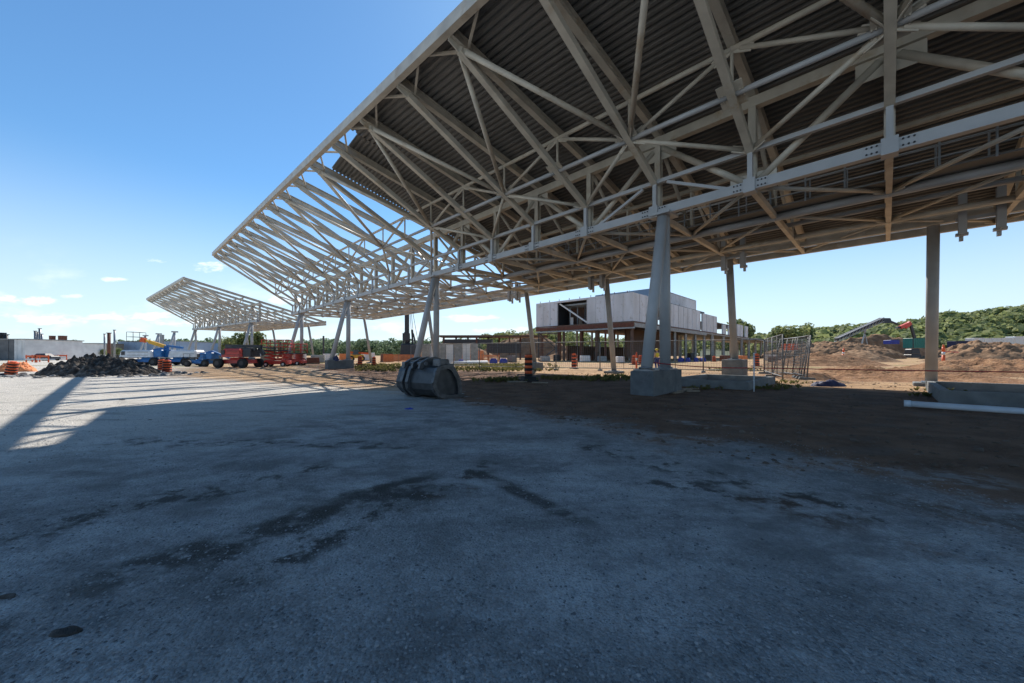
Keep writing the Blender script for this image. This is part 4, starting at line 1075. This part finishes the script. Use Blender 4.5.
# low concrete frame (structure under construction) behind
loc = at(492, 85); r = empty('concrete_shelter', loc, 0, 'low unfinished concrete and steel frame left of the clad building', 'open building')
x0 = at(438, 85).x - loc.x; x1 = at(548, 85).x - loc.x; zt = hz(336, 85)
b = MB(); b.box(((x0+x1)/2, 3, zt), (x1 - x0, 6, .4)); b.build('roof_slab', M['brownbeam'], r)
b = MB(); b.box(((x0+x1)/2 - 6, 3, zt - 1.2), ((x1-x0)*.45, 5.6, .9)); b.build('beam_band', M['dark'], r)
for i in range(10):
    b = MB(); x = x0 + (x1 - x0) * (i + .5) / 10; b.rect((x, 0.3 + 2.2*(i % 3), 0), (x, .3 + 2.2*(i % 3), zt - .2), .4, .4); b.build('post', M['rust'] if i % 2 else M['brownbeam'], r)
# long white pipe beyond
a = at(452, 42); c = at(487, 47); b = MB(); b.tube((a.x, a.y, .25), (c.x, c.y, .25), .22, 12)
tag(b.build('water_pipe', M['white']), 'white pipe on the sunlit ground right of the bucket', 'pipe')
for i, (px, Y) in enumerate(((493.5, 52), (503.5, 53), (681, 62), (688, 62), (696, 62), (703, 62), (461, 44))):
    b = MB(); w = 1.0
    b.box((0, 0, .3), (1.15, .7, .58), 0, .85, .12); b.box((0, 0, .62), (.8, .5, .1), 0, .8)
    o = b.build('blue_bundle', M['blueplastic']); o.location = at(px, Y); o.rotation_euler = (0, 0, .3 * i)
    tag(o, ['left blue bundle beyond the channelizer', 'right blue bundle beyond the channelizer', 'leftmost of four blue bundles behind the fence', 'second of four blue bundles behind the fence', 'third of four blue bundles behind the fence', 'rightmost of four blue bundles behind the fence', 'blue bundle on the white pipe beyond the bucket'][i], 'bundle', 'blue covered bundles on the tan ground')
# distant concrete pipes / pallets between
def pallet(px, Y, w, h, mat, label, i):
    loc = at(px, Y); r = empty('material_pallet', loc, .1 * i, label, 'pallet', 'pallets of material on the tan ground')
    b = MB()
    for y in (-.4, 0, .4): b.box((0, y, .06), (w, .1, .1))
    for q in range(5): b.box((-w/2 + w*(q+.5)/5, 0, .13), (w/7, 1.0, .03))
    b.build('skid', M['wood'], r)
    b = MB(); b.box((0, 0, .15 + h/2), (w*.95, .95, h), 0, .97, .05); b.build('load', mat, r)
for i, (px, Y, w, h, mt, lb) in enumerate(((585, 58, 1.6, .9, 'lblock', 'pale pallet load under the raised floor, left'), (602, 60, 1.4, .8, 'concrete', 'grey pallet load under the raised floor, middle'), (725, 66, 1.6, .9, 'rust', 'rusty pallet load right of the pedestal column'),
      (545, 62, 1.6, .8, 'concrete', 'grey pallet load just left of the unfinished building'), (318, 55, 2.0, 1.0, 'concrete', 'grey pallet load between the last leg pairs'), (330, 60, 2.2, 1.2, 'lblock', 'pale pallet load behind the third leg pair'), (387, 60, 2.0, 1.2, 'rust', 'brown pallet load left of the second leg pair'), (300, 70, 2.2, 1.3, 'lblock', 'pale pallet load behind the right scissor lift'))):
    pallet(px, Y, w, h, M[mt], lb, i)
extra = [(212, 62, 2.4, 1.1, 'block', 'dark block pallet behind the low blue lift'), (268, 64, 2.2, .9, 'wood', 'timber pallet behind the left red scissor lift'), (313, 48, 1.6, .7, 'rust', 'rusty pallet just left of the third footing'), (346, 70, 2.4, 1.2, 'net', 'orange wrapped pallet behind the telehandler'),
 (368, 72, 2.6, 1.4, 'lblock', 'pale pallet between the drums and the tree line'), (395, 66, 1.8, .9, 'wood', 'timber pallet before the drilling rig'), (467, 66, 2.0, .8, 'net', 'orange wrapped pallet before the low concrete frame'), (479, 58, 1.4, 1.7, 'net', 'tall orange wrapped pallet beside the dark container'), (512, 57, 1.7, .9, 'block', 'dark pallet in front of the dark container'),
 (557, 70, 2.2, 1.0, 'dark', 'dark pallet under the left end of the raised floor'), (572, 74, 2.0, 1.3, 'rust', 'brown pallet under the raised floor near the opening'), (596, 80, 2.4, 1.6, 'dark', 'tall dark pallet deep under the raised floor'), (620, 52, 1.6, .8, 'lblock', 'pale pallet right of the brown rear column'), (690, 84, 2.6, 1.4, 'dark', 'tall dark pallet under the long right side of the building'), (710, 78, 2.2, 1.0, 'wood', 'timber pallet under the long right side of the building'),
 (741, 60, 1.8, .9, 'net', 'orange wrapped pallet just right of the pedestal column'), (770, 74, 2.2, 1.0, 'lblock', 'pale pallet behind the fence corner'), (775, 58, 1.6, .8, 'rust', 'rusty pallet behind the leaning spare panels')]
for i, (px, Y, w_, h_, mt, lb) in enumerate(extra): pallet(px, Y, w_, h_, M[mt], lb, i + 3)
lump('canvas_bag', FR(10, -1.0, .765 - EYE, -.6) , .3, .2, .35, M['navy'], 'small navy bag on top of the third footing', 'bag', 77).location.z = .765

# ------------------------------------------------------------------ unfinished building
dL = Vector((-.727, .687, 0)); dR = Vector((.688, .726, 0)); C0 = Vector((19.7, 60, 0))
root = empty('unfinished_building', C0, 0, 'two storey unfinished building with pale wrapped upper walls on brown steel frame', 'building')
HT = 11.4; HM = 6.7; HF = 5.7
def quadwall(a, da, l0, l1, z0, z1, t, mat, name, out):
    b = MB(); p = a + da * l0; q = a + da * l1
    vs = []
    for s in (0, -t):
        for (pt, z) in ((p, z0), (q, z0), (q, z1), (p, z1)): vs.append((pt.x + out.x*s, pt.y + out.y*s, z))
    b.add(vs, [(0, 1, 2, 3), (7, 6, 5, 4), (0, 4, 5, 1), (1, 5, 6, 2), (2, 6, 7, 3), (3, 7, 4, 0)])
    return b
O = Vector((0, 0, 0)); oL = -dR; oR = -dL
def panels(da, out, l0, l1, z0, z1, n, skip=()):
    w = (l1 - l0) / n
    for i in range(n):
        if i in skip: continue
        b = quadwall(O + out * .02 * (i % 2), da, l0 + i*w + .01, l0 + (i+1)*w - .01, z0, z1, .3, None, '', out)
        m0 = O + da * (l0 + (i + .5) * w) + out * .05
        o = b.build('wall_panel', M['clad'], root)
        b = MB(); b.rect(m0 + da*(w/2) + Vector((0, 0, z0)), m0 + da*(w/2) + Vector((0, 0, z1)), .06, .08, up=out); b.build('stud', M['clad'], o)
panels(dL, oL, 0, 8.6, HM, HT, 5)          # right of the opening
panels(dL, oL, 15.2, 20.3, HM, HT, 3)      # left of the opening
b = quadwall(O, dL, 8.6, 15.2, HT - .35, HT, .3, None, '', oL); b.build('lintel', M['clad'], root)
b = MB(); b.rect(dL * 8.9 + Vector((0, 0, HM + .3)) + oL * -.5, dL * 14.9 + Vector((0, 0, HT - .5)) + oL * -.5, .25, .25); b.build('diagonal_brace', M['white'], root)
for i in range(4):
    b = MB(); p = dL * (9.2 + i * 1.7) - oL * 3.0; b.rect(p + Vector((0, 0, HM)), p + Vector((0, 0, HT - .3)), .22, .22); b.build('inner_post', M['galv'], root)
for i in range(3):
    b = MB(); p = -oL * (1.4 + i * .9) + Vector((0, 0, HT - .8 - .12 * i)); b.rect(p + dL * 8.6, p + dL * 15.1, .2, .3); b.build('inner_beam', M['galv'], root)
for i in range(3):
    b = MB(); p = dL * (9.4 + i * 2.0) - oL * 2.2; b.rect(p + Vector((0, 0, HM)), p + Vector((0, 0, HM + 1.0 + .3 * i)), .9, .5); b.build('stored_crate', [M['clad'], M['wood'], M['lblock']][i], root)
# roof, floor
def slab(a0, l0, l1, w0, w1, z, t, mat, name, dz=0):
    b = MB(); vs = []
    for s in (0, -t):
        for (p, q) in ((l0, w0), (l1, w0), (l1, w1), (l0, w1)): v = dR * p + dL * q; vs.append((v.x, v.y, z + s))
    b.add(vs, [(0, 1, 2, 3), (7, 6, 5, 4), (0, 4, 5, 1), (1, 5, 6, 2), (2, 6, 7, 3), (3, 7, 4, 0)]); return b.build(name, mat, root)
slab(O, .3, 39, .3, 20, HT - .05, .3, M['dark'], 'roof')
slab(O, -.2, 39.2, -.2, 20.5, HM - .01, .25, M['brownbeam'], 'floor_slab')
b = MB(); b.rect(dL * -.1 + Vector((0, 0, HM - .55)), dL * 20.3 + Vector((0, 0, HM - .55)), .4, .7); b.build('edge_beam', M['rust'], root)
b = MB(); b.rect(dL * -.3 + Vector((0, 0, HM - 1.1)), dL * 20.4 + Vector((0, 0, HM - 1.1)) + oL * .1, .3, .25); b.build('edge_beam', M['galv'], root)
b = MB(); b.rect(dR * .3 + Vector((0, 0, HM - .6)), dR * 39 + Vector((0, 0, HM - .6)), .4, .7); b.build('edge_beam', M['concrete'], root)
panels(dR, oR, 0, 10, HM, HT, 4); panels(dR, oR, 12.5, 34.5, HM, HT - .25, 8); panels(dR, oR, 36.5, 48, HM, HT - .5, 4)
panels(dR, oR, 54, 66, HM - .1, HM + 2.6, 4, (1,)); panels(dR, oR, 70, 84, HM - .1, HM + 3.6, 4, (2,))
b = quadwall(O - oR * 8, dL, -.01, .01, HM, HT, .3, None, '', oL)
# upper block
for (da, out, base, l0, l1) in ((dL, oL, dR * 22 + dL * 5, 0, 15), (dR, oR, dR * 22 + dL * 5, 0, 26), (dL, oL, dR * 48 + dL * 5, 0, 15)):
    b = quadwall(base, da, l0, l1, HT - .4, HT + 4.2, .3, None, '', out); b.build('upper_wall', M['clad2'] if da == dL else M['clad'], root)
slab(O, 22.2, 48, 5, 20, HT + 4.2, .3, M['galv'], 'upper_roof')
slab(O, 39, 86, 0, 16, HM - .05, .5, M['concrete'], 'floor_slab')
slab(O, 86, 125, -2, 12, HM - .2, .6, M['concrete'], 'floor_slab')
slab(O, 50, 84, 2, 14, HM + 3.4, .3, M['brownbeam'], 'roof')
b = MB(); b.rect(dR * 39 + Vector((0, 0, HM - .1)) + oR * .1, dR * 84 + Vector((0, 0, HM - .1)) + oR * .1, .08, .14); b.build('safety_strip', M['rust'], root)
for i in range(7):
    for w in (0.4, 7, 14, 19.5):
        b = MB(); p = dR * (.5 + i * 6.4) + dL * w; b.rect(p, p + Vector((0, 0, HM - .3)), .42, .42); b.build('column', M['brownbeam'] if i < 2 else M['concrete'], root)
for i in range(8):
    for w in (.3, 8):
        b = MB(); p = dR * (45 + i * 10.5) + dL * w; b.rect(p, p + Vector((0, 0, HM - .6)), .6, .6); b.build('column', M['concrete'], root)
for i in range(1, 4):
    b = MB(); p = dL * (5 * i) + oL * -.1; b.rect(p, p + Vector((0, 0, HM - .9)), .3, .3); b.build('column', M['rust'], root)
slab(O, 10, 38, 6, 6.4, HM - .5, 5.4, M['brownbeam'], 'inner_wall')
slab(O, 4.0, 4.3, 4, 19.5, HT - .4, HT - .4 - HM, M['brownbeam'], 'inner_wall')
slab(O, .5, 4.2, 15.3, 15.6, HT - .4, HT - .4 - HM, M['dark'], 'inner_wall')  # added side wall, the opening's inner shade put into its dark colour
slab(O, 6, 40, 17, 17.3, 3.0, 3.0, M['brownbeam'], 'inner_wall')
for i in range(3):
    b = MB(); p = dR * (3 + 12*i) + dL * 2; b.rect(p + Vector((0, 0, HT)), p + Vector((0, 0, HT + .9)), .06, .06); b.build('vent_stub', M['galv'], root)
for i in range(9):
    b = MB(); p = dL * (1 + 2.3 * i) + oL * -.1; b.rect(p + Vector((0, 0, HT - .02)), p + Vector((0, 0, HT + .35)), .1, .1); b.build('parapet_stub', M['brownbeam'], root)
# stair tower of scaffold at the left end
loc = at(548, 66); r = empty('scaffold_stair', loc, 0, 'dark steel scaffold stair at the left end of the unfinished building', 'scaffold')
b = MB()
for x in (-1.6, 1.6):
    for y in (0, 1.6): b.rect((x, y, 0), (x, y, 5.2), .1, .1)
for z in (2.4, 5.0): b.box((0, .8, z), (3.4, 1.7, .1))
b.rect((-1.5, .4, .1), (1.5, .4, 2.4), .5, .12); b.rect((1.5, 1.2, 2.4), (-1.5, 1.2, 5.0), .5, .12)
b.build('tower_frame', M['dark'], r)
b = MB()
for z in (3.4, 6.0): b.tube((-1.6, 0, z), (1.6, 0, z), .04, 6)
b.build('handrail', M['galv'], r)

# ------------------------------------------------------------------ buildings at far left
def shed(px0, px1, Y, y0, mat, label, depth=8, side=None, name='site_shed', door=True):
    a = at(px0, Y); c = at(px1, Y); w = c.x - a.x; h = hz(y0, Y)
    r = empty(name, ((a.x + c.x)/2, Y, 0), 0, label, 'shed', None)
    b = MB(); b.box((0, depth/2, h/2), (w, depth, h)); n = max(2, int(w/2.2))
    for i in range(n): b.box((-w/2 + w*(i+.5)/n, -.03, h*.52), (.1, .08, h*.96))
    b.build('wall', mat, r)
    b = MB(); b.box((0, depth/2, h + .08), (w + .4, depth + .4, .16)); b.build('roof', M['galv'], r)
    if door:
        b = MB(); b.box((w*.25, -.05, 1.1), (1.2, .1, 2.2)); b.build('door', M['dark'], r)
        b = MB(); b.box((-w*.2, -.05, 1.7), (1.6, .1, 1.0)); b.build('window', M['glassdark'], r)
shed(-30, 14, 75, 339.5, M['block'], 'dark grey block building at the left picture edge', 10, door=False)
shed(14.3, 24.5, 74, 339.5, M['lblock'], 'pale end of the dark block building, its lit side put into the colour', 10, door=False)  # lit side of the block building, its brightness put into the colour
shed(24.8, 48.5, 100, 343, M['clad2'], 'blue grey metal shed behind the orange barriers', 12, door=False)
shed(48.8, 57, 99, 343, M['lblock'], 'white gable end of the blue grey shed', 12, door=False)
shed(68, 90, 140, 346, M['lblock'], 'low grey hut below the small round tree', 8)
shed(86, 98, 120, 343.5, M['wood'], 'tan hut between the tree and the rusty posts', 8)
shed(118, 180, 130, 341.5, M['clad2'], 'long low blue grey shed behind the boom lifts', 14)
shed(180, 240, 150, 343.5, M['clad2'], 'low pale shed seen under the far canopy', 14)
shed(-80, -20, 110, 345, M['block'], 'low shed beyond the left picture edge', 10)
for i, (px, Y, y0, w, mt, lb) in enumerate(((35.2, 104, 331, .5, 'galv', 'leftmost tall thin pipe rising behind the metal shed'), (37.5, 104, 332, .45, 'galv', 'short thin pipe, second behind the metal shed'), (39.8, 104, 328.5, .5, 'galv', 'tallest thin pipe behind the metal shed'), (42, 104, 334, .4, 'galv', 'rightmost thin pipe behind the metal shed'),
        (52.3, 96, 336, .8, 'rust', 'short rusty post above the white shed end'), (62.6, 96, 336, 1.1, 'rust', 'thick rusty post right of the white shed end'), (64.8, 92, 346, 1.0, 'dark', 'dark stub post left of the black heap top'), (109, 80, 333, .55, 'rust', 'tall rusty post above the black heap'), (114.5, 84, 330, .35, 'galv', 'tall thin pole right of the rusty post above the heap'),
        (104.5, 84, 334, .3, 'galv', 'thin pole left of the rusty post above the heap'), (1, 78, 333, 1.0, 'dark', 'dark block on the roof line at the picture edge'), (6, 78, 334.5, .6, 'dark', 'dark vent pipe above the block building'), (162, 110, 335, .7, 'galv', 'short grey stack behind the yellow boom'),
        (323.5, 200, 336, .7, 'dark', 'thin distant mast between the rear legs'), (335.5, 200, 338, .6, 'dark', 'shorter distant mast by the third inclined leg'))):
    c = at(px, Y); r = empty('standing_pole', c, 0, lb, 'pole', 'poles and posts standing over the distant sheds')
    b = MB(); b.rect((0, 0, 0), (0, 0, hz(y0, Y)), w, w) if w > .6 else b.tube((0, 0, 0), (0, 0, hz(y0, Y)), w/2, 8); b.build('shaft', M[mt], r)
    b = MB(); b.box((0, 0, hz(y0, Y)), (w * 1.08, w * 1.08, .15)); b.build('cap', M[mt], r)
# parked dark car by shed
loc = at(45, 72); r = empty('parked_car', loc, 0, 'dark parked car before the blue grey shed', 'car')
b = MB(); b.box((0, 0, .65), (4.4, 1.8, .6), 0, .95, .15); b.box((-.2, 0, 1.15), (2.4, 1.6, .5), 0, .75, .1); b.build('body', M['dark'], r)
for x in (-1.4, 1.4):
    for y in (-.85, .85): wheel(r, x, y, .33, .2)

# ------------------------------------------------------------------ worker
def worker():
    p = at(656.8, 32.5); root = empty('person', p, R(200), 'worker in yellow vest and blue trousers behind the nearest legs, holding a sheet of paper', 'person')
    def skin(name, verts, edges, radii, mat, parent):
        me = bpy.data.meshes.new(name); me.from_pydata(verts, edges, []); o = bpy.data.objects.new(name, me); COL.objects.link(o)
        o.parent = parent; me.materials.append(mat)
        md = o.modifiers.new('s', 'SKIN'); 
        for i, r in enumerate(radii): me.skin_vertices[0].data[i].radius = (r, r)
        me.skin_vertices[0].data[0].use_root = True
        sb = o.modifiers.new('ss', 'SUBSURF'); sb.levels = 2; sb.render_levels = 2
        return o
    V = [(0, 0, .92), (0, 0, 1.12), (0, .01, 1.36), (0, .01, 1.47), (0, -.01, 1.56), (0, -.02, 1.66),
         (.10, 0, .86), (.11, -.03, .48), (.11, .02, .08), (.11, -.13, .04),
         (-.10, 0, .86), (-.13, .02, .48), (-.14, .06, .08), (-.14, -.09, .04),
         (.19, .01, 1.38), (.25, .03, 1.12), (.17, -.2, 1.08), (.13, -.27, 1.1),
         (-.19, .01, 1.38), (-.25, .03, 1.12), (-.17, -.2, 1.08), (-.13, -.27, 1.1)]
    E = [(0, 1), (1, 2), (2, 3), (3, 4), (4, 5), (0, 6), (6, 7), (7, 8), (8, 9), (0, 10), (10, 11), (11, 12), (12, 13), (2, 14), (14, 15), (15, 16), (16, 17), (2, 18), (18, 19), (19, 20), (20, 21)]
    Rr = [.15, .14, .15, .06, .085, .095, .1, .07, .05, .04, .1, .07, .05, .04, .075, .05, .04, .03, .075, .05, .04, .03]
    for at_ in ():
        pass
    body = skin('body', V, E, Rr, M['skin'], root)
    skin('trousers', [V[0], V[6], V[7], V[8], V[10], V[11], V[12]], [(0, 1), (1, 2), (2, 3), (0, 4), (4, 5), (5, 6)], [.17, .115, .09, .075, .115, .09, .075], M['denim'], root)
    skin('vest', [(0, 0, 1.0), V[1], V[2], V[14], V[18]], [(0, 1), (1, 2), (2, 3), (2, 4)], [.175, .17, .175, .1, .1], M['hivis'], root)
    b = MB(); b.ball((0, -.02, 1.7), .13, (1, 1.12, .75), 12, 8); b.box((0, -.06, 1.68), (.26, .34, .02), 0, 1, .005); b.build('hard_hat', M['hivis'], root)
    for x in (-.12, .12):
        b = MB(); b.box((x, -.05, .05), (.11, .28, .1), 0, .9, .02); b.build('boot', M['dark'], root)
    o = MB(); o.box((0, 0, 0), (.3, .01, .4)); pz = o.build('paper_sheet', M['paper']); q = Matrix.Rotation(R(200), 3, 'Z') @ Vector((0, -.29, 1.1)); pz.location = p + q; pz.rotation_euler = (R(-35), 0, R(200))
    tag(pz, 'white sheet of paper held by the worker', 'paper')
worker()

# ------------------------------------------------------------------ world, sun, camera
AZ = R(-.75); EL = R(45.5)
SKY_TINT = (.68, 1.02, 1.2); HAZE_COL = (6.6, 7.4, 8.2); CLOUD_COL = (9.5, 9.9, 10.4); SKY_STR = .09; EXPO = .55
w = bpy.data.worlds.new('World'); SC.world = w; w.use_nodes = True; nt = w.node_tree; N = nt.nodes; L = nt.links
bg = N['Background']; sky = N.new('ShaderNodeTexSky'); sky.sky_type = 'NISHITA'; sky.sun_disc = False
sky.sun_elevation = EL; sky.sun_rotation = AZ; sky.altitude = 100; sky.air_density = 1.0; sky.dust_density = .1; sky.ozone_density = 1.4
tc = N.new('ShaderNodeTexCoord'); sp = N.new('ShaderNodeSeparateXYZ'); L.new(tc.outputs['Generated'], sp.inputs[0])
def wm(op, a, b=None, clamp=False):
    n = N.new('ShaderNodeMath'); n.operation = op; n.use_clamp = clamp
    for i, x in enumerate((a, b)):
        if x is None: continue
        if isinstance(x, (int, float)): n.inputs[i].default_value = x
        else: L.new(x, n.inputs[i])
    return n.outputs[0]
def wr(v, a, b, c=0., d=1.):
    n = N.new('ShaderNodeMapRange'); n.interpolation_type = 'SMOOTHSTEP'
    for nm, x in (('From Min', a), ('From Max', b), ('To Min', c), ('To Max', d)): n.inputs[nm].default_value = x
    L.new(v, n.inputs['Value']); return n.outputs[0]
# project on a cloud layer: x/z', y/z'
zc = wm('ADD', wm('MAXIMUM', sp.outputs[2], 0.0), .085)
cx_ = wm('DIVIDE', sp.outputs[0], zc); cy_ = wm('DIVIDE', sp.outputs[1], zc)
elev = sp.outputs[2]
front = wr(sp.outputs[1], .02, .15)
yc = wm('MAXIMUM', sp.outputs[1], .05)
uu = wm('DIVIDE', sp.outputs[0], yc); vv = wm('DIVIDE', sp.outputs[2], yc)
cb = N.new('ShaderNodeCombineXYZ'); L.new(uu, cb.inputs[0]); L.new(wm('MULTIPLY', vv, 3.0), cb.inputs[1])
def cn(scale):
    n1 = N.new('ShaderNodeTexNoise'); n1.inputs['Scale'].default_value = scale; n1.inputs['Detail'].default_value = 6; n1.inputs['Roughness'].default_value = .6
    L.new(cb.outputs[0], n1.inputs['Vector']); return n1.outputs['Fac']
nA = cn(13.0); nB = cn(3.4)
acc = None
for px, py, wx, wy, st in ((212, 266, 17, 6.5, 1), (157, 261, 13, 3.2, .8), (33, 301, 26, 5, .95), (6, 298, 12, 4, .8), (113, 279, 16, 2.4, .7), (48, 319, 60, 5.5, .75), (128, 316, 50, 5, .75), (190, 322, 34, 6, .8), (70, 296, 12, 2.4, .5),
                           (290, 300, 22, 6, .7), (470, 318, 30, 4.5, .8), (575, 306, 20, 4.5, .8), (520, 331, 46, 4, .6), (400, 328, 40, 5, .6), (-60, 290, 40, 7, .8), (250, 318, 30, 4, .6)):
    a_ = wm('POWER', wm('DIVIDE', wm('SUBTRACT', uu, (px - CX) / F), wx / F), 2.0); b_ = wm('POWER', wm('DIVIDE', wm('SUBTRACT', vv, (HZ - py) / F), wy / F), 2.0)
    g_ = wm('MULTIPLY', wm('SUBTRACT', 1.0, wm('ADD', a_, b_)), 1.0)
    g_ = wm('MULTIPLY', wr(wm('ADD', g_, wm('MULTIPLY', wm('SUBTRACT', nA, .5), 6.0)), -.1, 1.35), st)
    acc = g_ if acc is None else wm('MAXIMUM', acc, g_)
wisp = wm('MULTIPLY', wr(nB, .5, .72), wm('MULTIPLY', wr(elev, .0, .05), wr(elev, .20, .06, 0, .6)))
cl = wm('MULTIPLY', wm('MAXIMUM', acc, wm('MULTIPLY', wisp, wr(uu, .6, -.3))), wm('MULTIPLY', front, .95))
def wmul(a, col):
    n = N.new('ShaderNodeMixRGB'); n.blend_type = 'MULTIPLY'; n.inputs[0].default_value = 1; L.new(a, n.inputs[1]); n.inputs[2].default_value = (*col, 1); return n.outputs[0]
def wmix(f, a, col):
    n = N.new('ShaderNodeMixRGB'); L.new(f, n.inputs[0]); L.new(a, n.inputs[1])
    if isinstance(col, tuple): n.inputs[2].default_value = (*col, 1)
    else: L.new(col, n.inputs[2])
    return n.outputs[0]
sk_ = wmul(sky.outputs[0], SKY_TINT)
hzf = wr(elev, .38, -.02, 0, .80)
sk_ = wmix(hzf, sk_, HAZE_COL)
out = wmix(cl, sk_, CLOUD_COL)
L.new(out, bg.inputs[0]); bg.inputs[1].default_value = SKY_STR
sd = bpy.data.lights.new('sun', 'SUN'); sd.energy = 4.6; sd.angle = R(.53); sd.color = (1, .94, .86)
so = bpy.data.objects.new('sun', sd); COL.objects.link(so)
dirv = Vector((math.sin(AZ) * math.cos(EL), math.cos(AZ) * math.cos(EL), math.sin(EL)))
so.rotation_euler = dirv.to_track_quat('Z', 'Y').to_euler(); so.location = (0, 0, 60)
cd = bpy.data.cameras.new('camera'); cam = bpy.data.objects.new('camera', cd); COL.objects.link(cam)
cam.location = (0, 0, EYE); cam.rotation_euler = (R(90), 0, 0); cd.sensor_width = 36; cd.lens = F / 1024 * 36; cd.shift_y = 12.5 / 1024
cd.clip_start = .05; cd.clip_end = 9000; SC.camera = cam
vs_ = SC.view_settings; vs_.view_transform = 'Standard'; vs_.look = 'None'; vs_.exposure = EXPO; vs_.gamma = 1; vs_.use_curve_mapping = False
SC.cycles.max_bounces = 5; SC.cycles.diffuse_bounces = 3; SC.cycles.glossy_bounces = 2; SC.cycles.transmission_bounces = 2; SC.cycles.caustics_reflective = False; SC.cycles.caustics_refractive = False; SC.cycles.use_adaptive_sampling = True; SC.cycles.adaptive_threshold = .02; SC.cycles.use_denoising = True
